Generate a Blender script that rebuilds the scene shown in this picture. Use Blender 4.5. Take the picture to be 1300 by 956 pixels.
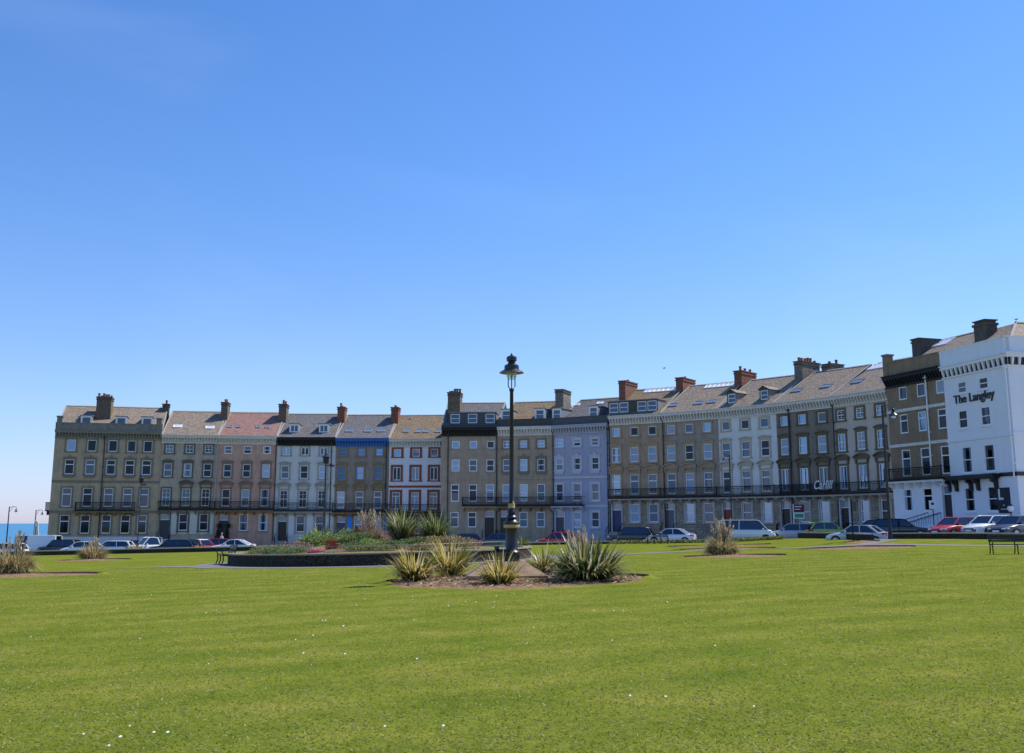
import bpy, math, random
import numpy as np
from mathutils import Vector, Matrix
R = math.radians
random.seed(7)
SC = bpy.context.scene
for o in list(bpy.data.objects): bpy.data.objects.remove(o)
COL = SC.collection

# ------------------------------------------------------------------ camera, sky, sun, exposure
F, CY, EYE = 1300.0, 433.5, 1.65
TH = math.atan(230 / F)
cam = bpy.data.objects.new('camera', bpy.data.cameras.new('camera')); COL.objects.link(cam)
cam.location = (0, 0, EYE); cam.rotation_euler = (R(90) + TH, 0, 0)
cam.data.sensor_width = 36; cam.data.lens = 36.0
cam.data.shift_y = -44.5 / 1300; cam.data.clip_start = .1; cam.data.clip_end = 60000
SC.camera = cam
SUN_AZ, SUN_EL = R(66), R(54)          # azimuth from +Y towards +X
W = bpy.data.worlds.new('World'); SC.world = W; W.use_nodes = True
nt = W.node_tree; nt.nodes.clear()
sky = nt.nodes.new('ShaderNodeTexSky'); sky.sky_type = 'NISHITA'; sky.sun_disc = False
sky.sun_elevation = SUN_EL; sky.sun_rotation = SUN_AZ
sky.altitude = 0; sky.air_density = 1.0; sky.dust_density = 0.3; sky.ozone_density = 2.0
bg = nt.nodes.new('ShaderNodeBackground'); bg.inputs[1].default_value = 0.15
wo = nt.nodes.new('ShaderNodeOutputWorld')
tcw = nt.nodes.new('ShaderNodeTexCoord'); spw = nt.nodes.new('ShaderNodeSeparateXYZ'); crw = nt.nodes.new('ShaderNodeValToRGB')
e = crw.color_ramp.elements      # clear northern air: less yellow low down, deeper blue high up
e[0].position = 0.; e[0].color = (.56, .60, 1.0, 1); e[1].position = .75; e[1].color = (.33, .64, 1.02, 1)
z = e.new(.1); z.color = (.57, .66, .86, 1); z = e.new(.3); z.color = (.45, .66, .95, 1)
nt.links.new(tcw.outputs['Generated'], spw.inputs[0]); nt.links.new(spw.outputs[2], crw.inputs[0])
mxw = nt.nodes.new('ShaderNodeMixRGB'); mxw.blend_type = 'MULTIPLY'; mxw.inputs[0].default_value = 1
nt.links.new(sky.outputs[0], mxw.inputs[1]); nt.links.new(crw.outputs[0], mxw.inputs[2])
nzw = nt.nodes.new('ShaderNodeTexNoise'); nzw.inputs['Scale'].default_value = 2.2; nzw.inputs['Detail'].default_value = 7; nzw.inputs['Distortion'].default_value = .8
mpw = nt.nodes.new('ShaderNodeMapping'); mpw.inputs['Scale'].default_value = (1, 1, 2.4); mpw.inputs['Location'].default_value = (3.1, .4, 0)
nt.links.new(tcw.outputs['Generated'], mpw.inputs[0]); nt.links.new(mpw.outputs[0], nzw.inputs['Vector'])
ccw = nt.nodes.new('ShaderNodeValToRGB'); ccw.color_ramp.elements[0].position = .52; ccw.color_ramp.elements[1].position = .85; ccw.color_ramp.elements[1].color = (.10, .10, .10, 1)
nt.links.new(nzw.outputs['Fac'], ccw.inputs[0])
mcw = nt.nodes.new('ShaderNodeMixRGB'); mcw.inputs[2].default_value = (4.2, 5.0, 6.2, 1)       # faint high cirrus veil
nt.links.new(ccw.outputs[0], mcw.inputs[0]); nt.links.new(mxw.outputs[0], mcw.inputs[1])
nt.links.new(mcw.outputs[0], bg.inputs[0]); nt.links.new(bg.outputs[0], wo.inputs[0])
sl = bpy.data.lights.new('sun', 'SUN'); sl.energy = 4.3; sl.angle = R(.53); sl.color = (1, .93, .83)
so = bpy.data.objects.new('sun', sl); COL.objects.link(so)
sd = Vector((math.sin(SUN_AZ) * math.cos(SUN_EL), math.cos(SUN_AZ) * math.cos(SUN_EL), math.sin(SUN_EL)))
so.rotation_euler = sd.to_track_quat('Z', 'Y').to_euler(); so.location = (60, 30, 80)
SC.view_settings.view_transform = 'Standard'; SC.view_settings.look = 'None'
SC.view_settings.exposure = 0.42; SC.view_settings.gamma = 1

# ------------------------------------------------------------------ layout helpers
def ray(px, py):
    v = CY - py
    y = F * math.cos(TH) - v * math.sin(TH)
    return (px - 650) / y, (F * math.sin(TH) + v * math.cos(TH)) / y
def ss(t):
    t = max(0., min(1., t)); return t * t * (3 - 2 * t)
def plane(x, y):
    return .021 * max(-95, min(70, x)) - .0046 * max(-40, min(160, y))
def lawnz(x, y):
    return plane(x, y) + .3 * ss((x - 17) / 8) * ss((y - 58) / 14)
OFF = [(-100, -.3), (-10, -.3), (5, -.35), (15, -.18), (22, -.05), (27, .05), (31, .25), (36, .3), (200, .3)]
def roadz(x, y):
    for (a, p), (b, q) in zip(OFF, OFF[1:]):
        if x <= b: return plane(x, y) + p + (q - p) * max(0, (x - a)) / (b - a)
    return plane(x, y) + .3
def at(px, Y, py=690):
    return ray(px, py)[0] * Y
def on_lawn(px, py):
    a, t = ray(px, py); Y = 5.
    while Y < 200:
        if EYE + t * Y <= lawnz(a * Y, Y): break
        Y += .05
    return a * Y, Y

# ------------------------------------------------------------------ mesh helpers
class MB:
    def __init__(s): s.v = []; s.f = []; s.m = []; s.t = []
    def add(s, vs, fs, m=0, tint=0.):
        n = len(s.v); s.v += [tuple(p) for p in vs]
        s.f += [tuple(n + i for i in f) for f in fs]; s.m += [m] * len(fs); s.t += [tint] * len(fs); return s
    def box(s, x0, x1, y0, y1, z0, z1, m=0, tint=0.):
        return s.add([(x0,y0,z0),(x1,y0,z0),(x1,y1,z0),(x0,y1,z0),(x0,y0,z1),(x1,y0,z1),(x1,y1,z1),(x0,y1,z1)],
              [(0,3,2,1),(4,5,6,7),(0,1,5,4),(1,2,6,5),(2,3,7,6),(3,0,4,7)], m, tint)
    def quad(s, a, b, c, d, m=0, tint=0.): return s.add([a,b,c,d], [(0,1,2,3)], m, tint)
    def poly(s, pts, m=0): return s.add(pts, [tuple(range(len(pts)))], m)
    def prism(s, prof, x0, x1, m=0, axis='x'):      # prof: closed list of (a,b) extruded along the axis
        n = len(prof)
        f = (lambda x, p: (x, p[0], p[1])) if axis == 'x' else ((lambda x, p: (p[0], x, p[1])) if axis == 'y' else (lambda x, p: (p[0], p[1], x)))
        vs = [f(x0, p) for p in prof] + [f(x1, p) for p in prof]
        fs = [tuple(range(n)), tuple(range(2*n-1, n-1, -1))] + [(i, (i+1) % n + 0, (i+1) % n + n, i + n)[::-1] for i in range(n)]
        return s.add(vs, fs, m)
    def lathe(s, prof, cx=0, cy=0, cz=0, n=16, m=0):   # prof: (r,z)
        vs = []; fs = []
        for r, z in prof:
            vs += [(cx + r*math.cos(2*math.pi*k/n), cy + r*math.sin(2*math.pi*k/n), cz + z) for k in range(n)]
        for i in range(len(prof)-1):
            for k in range(n):
                k2 = (k+1) % n; fs.append((i*n+k, i*n+k2, (i+1)*n+k2, (i+1)*n+k))
        fs.append(tuple(range(n-1, -1, -1))); fs.append(tuple((len(prof)-1)*n + k for k in range(n)))
        return s.add(vs, fs, m)
    def tube(s, pts, r, n=8, m=0, tint=0.):
        pts = [Vector(p) for p in pts]; vs = []; fs = []
        rs = r if isinstance(r, (list, tuple)) else [r] * len(pts)
        for i, p in enumerate(pts):
            d = (pts[min(i+1, len(pts)-1)] - pts[max(i-1, 0)]).normalized()
            u = d.cross(Vector((0, 0, 1)) if abs(d.z) < .9 else Vector((1, 0, 0))).normalized(); w = d.cross(u)
            vs += [p + (u*math.cos(2*math.pi*k/n) + w*math.sin(2*math.pi*k/n)) * rs[i] for k in range(n)]
        for i in range(len(pts)-1):
            for k in range(n):
                k2 = (k+1) % n; fs.append((i*n+k, i*n+k2, (i+1)*n+k2, (i+1)*n+k))
        fs.append(tuple(range(n-1, -1, -1))); fs.append(tuple((len(pts)-1)*n + k for k in range(n)))
        return s.add(vs, fs, m, tint)
    def mesh(s, name, mats, smooth=False, warp=None):
        me = bpy.data.meshes.new(name)
        vs = [warp(*p) for p in s.v] if warp else s.v
        me.from_pydata(vs, [], s.f)
        for m in (mats if isinstance(mats, (list, tuple)) else [mats]): me.materials.append(m)
        me.polygons.foreach_set('material_index', s.m)
        if any(s.t):
            at_ = me.attributes.new('tint', 'FLOAT', 'FACE'); at_.data.foreach_set('value', s.t)
        if smooth:
            me.polygons.foreach_set('use_smooth', [True] * len(s.f))
            try: me.set_sharp_from_angle(angle=R(40))
            except Exception: pass
        me.update(); return me
    def build(s, name, mats, parent=None, loc=(0,0,0), rz=0, smooth=False, warp=None):
        return link(name, s.mesh(name, mats, smooth, warp), parent, loc, rz)
def link(name, me, parent=None, loc=(0,0,0), rz=0):
    o = bpy.data.objects.new(name, me); COL.objects.link(o)
    o.location = loc; o.rotation_euler = (0, 0, rz)
    if parent: o.parent = parent
    return o
def tag(o, label=None, cat=None, group=None, kind=None):
    if label: o['label'] = label
    if cat: o['category'] = cat
    if group: o['group'] = group
    if kind: o['kind'] = kind
    return o
def thing(name, label, cat, loc=(0,0,0), rz=0, group=None):
    return tag(link(name, None, None, loc, rz), label, cat, group)
def copy_tree(o, parent=None):
    kids = list(o.children)
    c = o.copy(); COL.objects.link(c); c.parent = parent
    for k in kids: copy_tree(k, c)
    return c

# ------------------------------------------------------------------ materials
MC = {}
def nodes(name):
    m = bpy.data.materials.new(name); m.use_nodes = True
    n = m.node_tree; b = n.nodes['Principled BSDF']; return m, n, b
def mat(name, col, rough=.7, var=.0, scale=3., bump=0., spec=.3, metal=0., streak=0., coat=0.):
    if name in MC: return MC[name]
    m, n, b = nodes(name); L = n.links
    b.inputs['Roughness'].default_value = rough; b.inputs['Specular IOR Level'].default_value = spec
    b.inputs['Metallic'].default_value = metal; b.inputs['Coat Weight'].default_value = coat
    b.inputs['Base Color'].default_value = (*col, 1)
    if var or bump:
        tc = n.nodes.new('ShaderNodeTexCoord')
        nz = n.nodes.new('ShaderNodeTexNoise'); nz.inputs['Scale'].default_value = scale; nz.inputs['Detail'].default_value = 6
        nz.inputs['Roughness'].default_value = .65
        L.new(tc.outputs['Object'], nz.inputs['Vector'])
        f = nz.outputs['Fac']
        if streak:
            mp = n.nodes.new('ShaderNodeMapping'); mp.inputs['Scale'].default_value = (2.2, 2.2, .25)
            n2 = n.nodes.new('ShaderNodeTexNoise'); n2.inputs['Scale'].default_value = 1.2; n2.inputs['Detail'].default_value = 5
            L.new(tc.outputs['Object'], mp.inputs[0]); L.new(mp.outputs[0], n2.inputs['Vector'])
            mx = n.nodes.new('ShaderNodeMath'); mx.operation = 'MULTIPLY_ADD'; mx.inputs[1].default_value = streak
            L.new(n2.outputs['Fac'], mx.inputs[0]); 
            m2 = n.nodes.new('ShaderNodeMath'); m2.operation = 'MULTIPLY'; m2.inputs[1].default_value = 1 - streak
            L.new(f, m2.inputs[0]); L.new(m2.outputs[0], mx.inputs[2]); f = mx.outputs[0]
        cr = n.nodes.new('ShaderNodeValToRGB'); cr.color_ramp.elements[0].position = .3; cr.color_ramp.elements[1].position = .7
        cr.color_ramp.elements[0].color = (*[c * (1 - var) for c in col], 1)
        cr.color_ramp.elements[1].color = (*[min(1, c * (1 + var * .8)) for c in col], 1)
        L.new(f, cr.inputs[0]); L.new(cr.outputs[0], b.inputs['Base Color'])
        if bump:
            bp = n.nodes.new('ShaderNodeBump'); bp.inputs['Strength'].default_value = bump; bp.inputs['Distance'].default_value = .03
            L.new(nz.outputs['Fac'], bp.inputs['Height']); L.new(bp.outputs[0], b.inputs['Normal'])
    MC[name] = m; return m
def tile_mat(name, c1, c2, mortar, bw, bh, msize=.012, lichen=None, rough=.8, plane_='xz', lamt=.5, bump=.4):
    if name in MC: return MC[name]
    m, n, b = nodes(name); L = n.links
    b.inputs['Roughness'].default_value = rough; b.inputs['Specular IOR Level'].default_value = .25
    tc = n.nodes.new('ShaderNodeTexCoord'); sp = n.nodes.new('ShaderNodeSeparateXYZ'); cb = n.nodes.new('ShaderNodeCombineXYZ')
    L.new(tc.outputs['Object'], sp.inputs[0]); L.new(sp.outputs[0], cb.inputs[0]); L.new(sp.outputs[2 if plane_ == 'xz' else 1], cb.inputs[1])
    br = n.nodes.new('ShaderNodeTexBrick'); br.inputs['Scale'].default_value = 1
    br.inputs['Brick Width'].default_value = bw; br.inputs['Row Height'].default_value = bh
    br.inputs['Mortar Size'].default_value = msize; br.inputs['Color1'].default_value = (*c1, 1)
    br.inputs['Color2'].default_value = (*c2, 1); br.inputs['Mortar'].default_value = (*mortar, 1)
    L.new(cb.outputs[0], br.inputs['Vector'])
    out = br.outputs['Color']
    nz = n.nodes.new('ShaderNodeTexNoise'); nz.inputs['Scale'].default_value = .9; nz.inputs['Detail'].default_value = 8; nz.inputs['Roughness'].default_value = .75
    L.new(tc.outputs['Object'], nz.inputs['Vector'])
    if lichen:
        cr = n.nodes.new('ShaderNodeValToRGB'); cr.color_ramp.elements[0].position = .52; cr.color_ramp.elements[1].position = .66
        cr.color_ramp.elements[1].color = (lamt, lamt, lamt, 1)
        L.new(nz.outputs['Fac'], cr.inputs[0])
        mx = n.nodes.new('ShaderNodeMixRGB'); mx.inputs[2].default_value = (*lichen, 1)
        L.new(cr.outputs[0], mx.inputs[0]); L.new(out, mx.inputs[1]); out = mx.outputs[0]
    n3 = n.nodes.new('ShaderNodeTexNoise'); n3.inputs['Scale'].default_value = 5; n3.inputs['Detail'].default_value = 6
    L.new(tc.outputs['Object'], n3.inputs['Vector'])
    c3 = n.nodes.new('ShaderNodeValToRGB'); c3.color_ramp.elements[0].position = .3; c3.color_ramp.elements[1].position = .7
    c3.color_ramp.elements[0].color = (.52, .52, .52, 1); c3.color_ramp.elements[1].color = (1.22, 1.22, 1.22, 1)
    L.new(n3.outputs['Fac'], c3.inputs[0])
    mm = n.nodes.new('ShaderNodeMixRGB'); mm.blend_type = 'MULTIPLY'; mm.inputs[0].default_value = 1
    L.new(out, mm.inputs[1]); L.new(c3.outputs[0], mm.inputs[2]); L.new(mm.outputs[0], b.inputs['Base Color'])
    bp = n.nodes.new('ShaderNodeBump'); bp.inputs['Strength'].default_value = bump; bp.inputs['Distance'].default_value = .02
    L.new(br.outputs['Fac'], bp.inputs['Height']); bp.invert = True; L.new(bp.outputs[0], b.inputs['Normal'])
    MC[name] = m; return m
def glass_mat(name, refl=.13, tintc=(.55, .6, .62)):
    if name in MC: return MC[name]
    m = bpy.data.materials.new(name); m.use_nodes = True; n = m.node_tree; n.nodes.clear(); L = n.links
    t = n.nodes.new('ShaderNodeBsdfTransparent'); t.inputs[0].default_value = (*tintc, 1)
    g = n.nodes.new('ShaderNodeBsdfGlossy'); g.inputs['Roughness'].default_value = .04; g.inputs[0].default_value = (.9, .95, 1, 1)
    mx = n.nodes.new('ShaderNodeMixShader'); mx.inputs[0].default_value = refl
    o = n.nodes.new('ShaderNodeOutputMaterial')
    L.new(t.outputs[0], mx.inputs[1]); L.new(g.outputs[0], mx.inputs[2]); L.new(mx.outputs[0], o.inputs[0])
    MC[name] = m; return m
def leaf_mat(name, stops, rough=.55, trans=.3):
    if name in MC: return MC[name]
    m = bpy.data.materials.new(name); m.use_nodes = True; n = m.node_tree; L = n.links
    b = n.nodes['Principled BSDF']; b.inputs['Roughness'].default_value = rough; b.inputs['Specular IOR Level'].default_value = .3
    a = n.nodes.new('ShaderNodeAttribute'); a.attribute_name = 'tint'
    cr = n.nodes.new('ShaderNodeValToRGB'); e = cr.color_ramp.elements
    e[0].position = stops[0][0]; e[0].color = (*stops[0][1], 1); e[1].position = stops[-1][0]; e[1].color = (*stops[-1][1], 1)
    for p, c in stops[1:-1]:
        x = e.new(p); x.color = (*c, 1)
    L.new(a.outputs['Fac'], cr.inputs[0]); L.new(cr.outputs[0], b.inputs['Base Color'])
    t = n.nodes.new('ShaderNodeBsdfTranslucent'); L.new(cr.outputs[0], t.inputs[0])
    mx = n.nodes.new('ShaderNodeMixShader'); mx.inputs[0].default_value = trans
    L.new(b.outputs[0], mx.inputs[1]); L.new(t.outputs[0], mx.inputs[2]); L.new(mx.outputs[0], n.nodes['Material Output'].inputs[0])
    MC[name] = m; return m

def lawn_mat():
    m, n, b = nodes('lawn_grass'); L = n.links
    b.inputs['Roughness'].default_value = .9; b.inputs['Specular IOR Level'].default_value = .0
    tc = n.nodes.new('ShaderNodeTexCoord')
    def noise(s, d, r=.6, vec=None):
        x = n.nodes.new('ShaderNodeTexNoise'); x.inputs['Scale'].default_value = s; x.inputs['Detail'].default_value = d
        x.inputs['Roughness'].default_value = r; L.new(vec or tc.outputs['Object'], x.inputs['Vector']); return x
    def ramp(src, stops):
        c = n.nodes.new('ShaderNodeValToRGB'); e = c.color_ramp.elements
        e[0].position, e[0].color = stops[0][0], (*stops[0][1], 1); e[1].position, e[1].color = stops[-1][0], (*stops[-1][1], 1)
        for p, q in stops[1:-1]:
            z = e.new(p); z.color = (*q, 1)
        L.new(src, c.inputs[0]); return c
    a = noise(.55, 8, .7); f = noise(38, 5, .8); g = noise(6, 6, .7)
    ca = ramp(a.outputs['Fac'], [(.3, (.098, .144, .016)), (.5, (.147, .178, .024)), (.7, (.21, .208, .042))])
    cf = ramp(f.outputs['Fac'], [(.3, (.6, .62, .55)), (.52, (1, 1, 1)), (.72, (1.6, 1.45, 1.8))])
    cg = ramp(g.outputs['Fac'], [(.3, (.78, .84, .75)), (.7, (1.22, 1.14, 1.2))])
    # mowing bands
    wv = n.nodes.new('ShaderNodeTexWave'); wv.inputs['Scale'].default_value = .17; wv.inputs['Distortion'].default_value = 1.2; wv.inputs['Detail'].default_value = 2
    mp = n.nodes.new('ShaderNodeMapping'); mp.inputs['Rotation'].default_value = (0, 0, R(62))
    L.new(tc.outputs['Object'], mp.inputs[0]); L.new(mp.outputs[0], wv.inputs['Vector'])
    cw = ramp(wv.outputs['Fac'], [(.2, (.91, .94, .91)), (.8, (1.08, 1.05, 1.07))])
    def mul(p, q):
        x = n.nodes.new('ShaderNodeMixRGB'); x.blend_type = 'MULTIPLY'; x.inputs[0].default_value = 1
        L.new(p, x.inputs[1]); L.new(q, x.inputs[2]); return x.outputs[0]
    c = mul(mul(mul(ca.outputs[0], cf.outputs[0]), cg.outputs[0]), cw.outputs[0])
    L.new(c, b.inputs['Base Color'])
    bp = n.nodes.new('ShaderNodeBump'); bp.inputs['Strength'].default_value = .5; bp.inputs['Distance'].default_value = .02
    L.new(f.outputs['Fac'], bp.inputs['Height']); L.new(bp.outputs[0], b.inputs['Normal'])
    return m
M_LAWN = lawn_mat()
M_ASPH = mat('asphalt', (.18, .18, .185), .85, .25, 6, .3)
M_PATH = mat('path_asphalt', (.17, .16, .16), .85, .2, 5, .3)
M_PAVE = mat('paving_flags', (.42, .39, .35), .8, .2, 4)
M_SOIL = mat('bare_soil', (.24, .15, .09), .95, .6, 5, 1., spec=.05)
M_EARTH = mat('earth', (.12, .14, .05), .95, .4, .5)
def rubble_mat():
    m, n, b = nodes('rubble_stone'); L = n.links; b.inputs['Roughness'].default_value = .9; b.inputs['Specular IOR Level'].default_value = .15
    tc = n.nodes.new('ShaderNodeTexCoord'); mp = n.nodes.new('ShaderNodeMapping'); mp.inputs['Scale'].default_value = (2.6, 2.6, 5.5); L.new(tc.outputs['Object'], mp.inputs[0])
    nz = n.nodes.new('ShaderNodeTexNoise'); nz.inputs['Scale'].default_value = 1.5; L.new(tc.outputs['Object'], nz.inputs['Vector'])
    ad = n.nodes.new('ShaderNodeMixRGB'); ad.blend_type = 'ADD'; ad.inputs[0].default_value = .6; L.new(mp.outputs[0], ad.inputs[1]); L.new(nz.outputs['Color'], ad.inputs[2])
    v = n.nodes.new('ShaderNodeTexVoronoi'); L.new(ad.outputs[0], v.inputs['Vector'])
    v2 = n.nodes.new('ShaderNodeTexVoronoi'); v2.feature = 'DISTANCE_TO_EDGE'; L.new(ad.outputs[0], v2.inputs['Vector'])
    sp = n.nodes.new('ShaderNodeSeparateXYZ'); L.new(v.outputs['Color'], sp.inputs[0])
    cr = n.nodes.new('ShaderNodeValToRGB'); cr.color_ramp.elements[0].color = (.025, .023, .019, 1); cr.color_ramp.elements[1].color = (.115, .095, .07, 1); L.new(sp.outputs[0], cr.inputs[0])
    ed = n.nodes.new('ShaderNodeValToRGB'); ed.color_ramp.elements[0].position = .02; ed.color_ramp.elements[1].position = .09; ed.color_ramp.elements[0].color = (.35, .35, .33, 1); L.new(v2.outputs['Distance'], ed.inputs[0])
    mx = n.nodes.new('ShaderNodeMixRGB'); mx.blend_type = 'MULTIPLY'; mx.inputs[0].default_value = 1; L.new(cr.outputs[0], mx.inputs[1]); L.new(ed.outputs[0], mx.inputs[2]); L.new(mx.outputs[0], b.inputs['Base Color'])
    bp = n.nodes.new('ShaderNodeBump'); bp.inputs['Strength'].default_value = .8; bp.inputs['Distance'].default_value = .05; L.new(ed.outputs[0], bp.inputs['Height']); L.new(bp.outputs[0], b.inputs['Normal'])
    return m
M_LSTONE = rubble_mat()
M_COPE = mat('stone_coping', (.42, .38, .31), .8, .25, 4, .2)
M_CONC = mat('weathered_concrete', (.30, .205, .125), .9, .4, 3, .5)
M_BLACK = mat('black_paint', (.012, .012, .014), .35, spec=.5)
M_IRON = mat('black_iron', (.010, .010, .011), .6, spec=.25)
M_GOLD = mat('gold_paint', (.50, .36, .11), .45, .15, 9, spec=.5)
M_WHITE = mat('white_frame', (.88, .88, .88), .45)
M_GLASS = mat('window_glass', (.065, .08, .11), .03, metal=1.)
PANES = [mat('window_glass_dark', (.022, .027, .036), .03, metal=1.), M_GLASS, mat('window_glass_sky', (.15, .21, .30), .06, metal=1.)]
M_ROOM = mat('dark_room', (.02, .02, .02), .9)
M_CURT = [mat('net_curtain', (.17, .20, .24), .5), mat('cream_blind', (.26, .25, .23), .5), mat('grey_curtain', (.07, .075, .09), .5), mat('sky_reflection_blind', (.33, .40, .50), .5)]  # last, bluish blind paints the sky's reflection into the bright windows
M_LAMPG = glass_mat('lamp_glass', .25, (.85, .9, .92))

# ------------------------------------------------------------------ ground, sea
def sheet(name, xs, ys, zf, m, kind='structure'):
    mb = MB(); nx = len(xs)
    vs = [(x, y, zf(x, y)) for y in ys for x in xs]
    fs = [(j*nx+i, j*nx+i+1, (j+1)*nx+i+1, (j+1)*nx+i) for j in range(len(ys)-1) for i in range(nx-1)]
    mb.add(vs, fs); return tag(mb.build(name, m, smooth=True), kind=kind)
def sea_mat():
    m, n, b = nodes('sea_water'); L = n.links
    b.inputs['Base Color'].default_value = (.035, .19, .34, 1); b.inputs['Roughness'].default_value = .35; b.inputs['IOR'].default_value = 1.33
    tc = n.nodes.new('ShaderNodeTexCoord'); nz = n.nodes.new('ShaderNodeTexNoise'); nz.inputs['Scale'].default_value = .15; nz.inputs['Detail'].default_value = 6
    L.new(tc.outputs['Object'], nz.inputs['Vector'])
    bp = n.nodes.new('ShaderNodeBump'); bp.inputs['Strength'].default_value = 1; bp.inputs['Distance'].default_value = 1.
    L.new(nz.outputs['Fac'], bp.inputs['Height']); L.new(bp.outputs[0], b.inputs['Normal'])
    return m
sea = MB(); sea.add([(-40000, -40000, -32), (40000, -40000, -32), (40000, 40000, -32), (-40000, 40000, -32)], [(0, 1, 2, 3)])
tag(sea.build('sea', sea_mat()), kind='structure')
# headland under everything, with its cliff edge on the sea side
hl = MB()
edge = [(-400, -500), (600, -500), (600, 175), (20, 168), (-60, 158), (-78, 150), (-110, 140), (-230, 120), (-400, 60)]
n_ = len(edge)
hl.add([(x, y, plane(x, y) - .75) for x, y in edge] + [(x * 1.03, y * 1.04, -34) for x, y in edge],
       [tuple(range(n_))] + [(i, i + n_, (i+1) % n_ + n_, (i+1) % n_) for i in range(n_)])
tag(hl.build('headland', M_EARTH), kind='structure')

WC = [(-95,97),(-75,97.2),(-60,97.5),(-44,98),(-29,98.5),(-18,99),(-10,98.9),(-3,98.5),(5,96.5),(9.5,94.5),(15,92),(20,89.5),(23.4,86.5),(24.5,80),(24.2,70),(26.8,73.2),(29.7,70),(33,66),(38,60),(46,50),(55,36),(62,15),(65,-30)]
OC = [(-95,150),(-80,150),(-66,142),(-45,146),(-30,146),(-18,146),(-8,146),(4,140),(18,135),(25,130),(33,125),(40,119),(45,112),(48,104),(50,97),(52,93),(55,88),(58,82),(65,76),(75,66),(85,50),(95,20),(100,-30)]
def lerp2(a, b, t): return (a[0] + (b[0]-a[0])*t, a[1] + (b[1]-a[1])*t)
# lawn: strips from the wall curve back towards the viewer and beyond
lw = MB(); ic = [(-95, -30)] + [(-95 + 160 * i / (len(WC)-1), -30) for i in range(1, len(WC))]
NT = 60; grid = []
for i, p in enumerate(WC):
    grid.append([lerp2(ic[i], p, t / NT) for t in range(NT + 1)])
nc = len(WC)
# refine along the curve
fine = []
for i in range(nc - 1):
    for k in range(4):
        fine.append([lerp2(grid[i][t], grid[i+1][t], k / 4) for t in range(NT + 1)])
fine.append(grid[-1])
vs = [(x, y, lawnz(x, y)) for row in fine for x, y in row]
nr = NT + 1
fs = [(i*nr+t, (i+1)*nr+t, (i+1)*nr+t+1, i*nr+t+1) for i in range(len(fine)-1) for t in range(NT)]
lw.add(vs, fs)
for i in range(len(fine)-1):     # turf edge down to the road
    a, b = fine[i][-1], fine[i+1][-1]
    lw.quad((*a, lawnz(*a)), (*b, lawnz(*b)), (*b, lawnz(*b)-1.2), (*a, lawnz(*a)-1.2))
tag(lw.build('lawn', M_LAWN, smooth=True), kind='structure')
# road and forecourt
rd = MB(); pv = MB(); kb = MB()
def bl(i, t): return lerp2(WC[i], OC[i], t)
for i in range(nc - 1):
    for k in range(2):
        s0, s1 = k / 2, (k + 1) / 2
        T = [0, .08, .16, .24]
        for t0, t1 in zip(T, T[1:]):
            q = [lerp2(bl(i, t), bl(i+1, t), s) for t, s in ((t0, s0), (t0, s1), (t1, s1), (t1, s0))]
            rd.add([(x, y, roadz(x, y)) for x, y in q], [(0, 1, 2, 3)])
        for t0, t1 in ((.244, .5), (.5, 1.)):
            q = [lerp2(bl(i, t), bl(i+1, t), s) for t, s in ((t0, s0), (t0, s1), (t1, s1), (t1, s0))]
            pv.add([(x, y, roadz(x, y) + .12) for x, y in q], [(0, 1, 2, 3)])
        q = [lerp2(bl(i, t), bl(i+1, t), s) for t, s in ((.24, s0), (.24, s1), (.244, s1), (.244, s0))]
        kb.add([(*q[0], roadz(*q[0])), (*q[1], roadz(*q[1])), (*q[1], roadz(*q[1]) + .12), (*q[0], roadz(*q[0]) + .12), (*q[2], roadz(*q[2]) + .12), (*q[3], roadz(*q[3]) + .12)], [(0, 1, 2, 3), (3, 2, 4, 5)])
tag(rd.build('road', M_ASPH), kind='structure'); tag(pv.build('pavement', M_PAVE), kind='structure'); tag(kb.build('kerb', M_COPE), kind='structure')

def ribbon(name, pts, w, m, zoff=.006, n=8, w2=None):
    mb = MB(); P = []
    for (x0, y0), (x1, y1) in zip(pts, pts[1:]):
        for k in range(n): P.append((x0 + (x1-x0)*k/n, y0 + (y1-y0)*k/n))
    P.append(pts[-1]); prev = None
    for i, (x, y) in enumerate(P):
        a = P[max(i-1, 0)]; b = P[min(i+1, len(P)-1)]; dx, dy = b[0]-a[0], b[1]-a[1]; l = math.hypot(dx, dy)
        wi = w if w2 is None else w + (w2-w)*i/(len(P)-1)
        nx, ny = -dy/l*wi/2, dx/l*wi/2
        cur = [(x - nx, y - ny), (x + nx, y + ny)]
        if prev: mb.add([(*q, lawnz(*q) + zoff) for q in (prev[0], cur[0], cur[1], prev[1])], [(0, 1, 2, 3)])
        prev = cur
    return tag(mb.build(name, m), kind='structure')
GC = (-7.2, 58.0); GR = 8.26
mb = MB()
for k in range(96):
    a, b = 2*math.pi*k/96, 2*math.pi*(k+1)/96
    q = [(GC[0]+r*math.cos(t), GC[1]+r*math.sin(t)) for r, t in ((GR-.1, a), (GR+1.7, a), (GR+1.7, b), (GR-.1, b))]
    mb.add([(*p, lawnz(*p) + .010) for p in q], [(0, 1, 2, 3)])
tag(mb.build('path', M_PATH), kind='structure')
ribbon('path', [(-13.5, 52.5), (-15.5, 54.2), (-18, 54.6), (-20.5, 54.2)], 4.6, M_PATH, .014, w2=.2)
ribbon('path', [(3.0, 56.5), (9, 62), (16, 66), (22.2, 65.6), (26, 62), (29.5, 58.5), (36, 53)], 1.5, M_PATH, .014)
ribbon('path', [(22.2, 65.7), (25.4, 70.2), (25.8, 73)], 1.3, M_PATH, .018)

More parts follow.
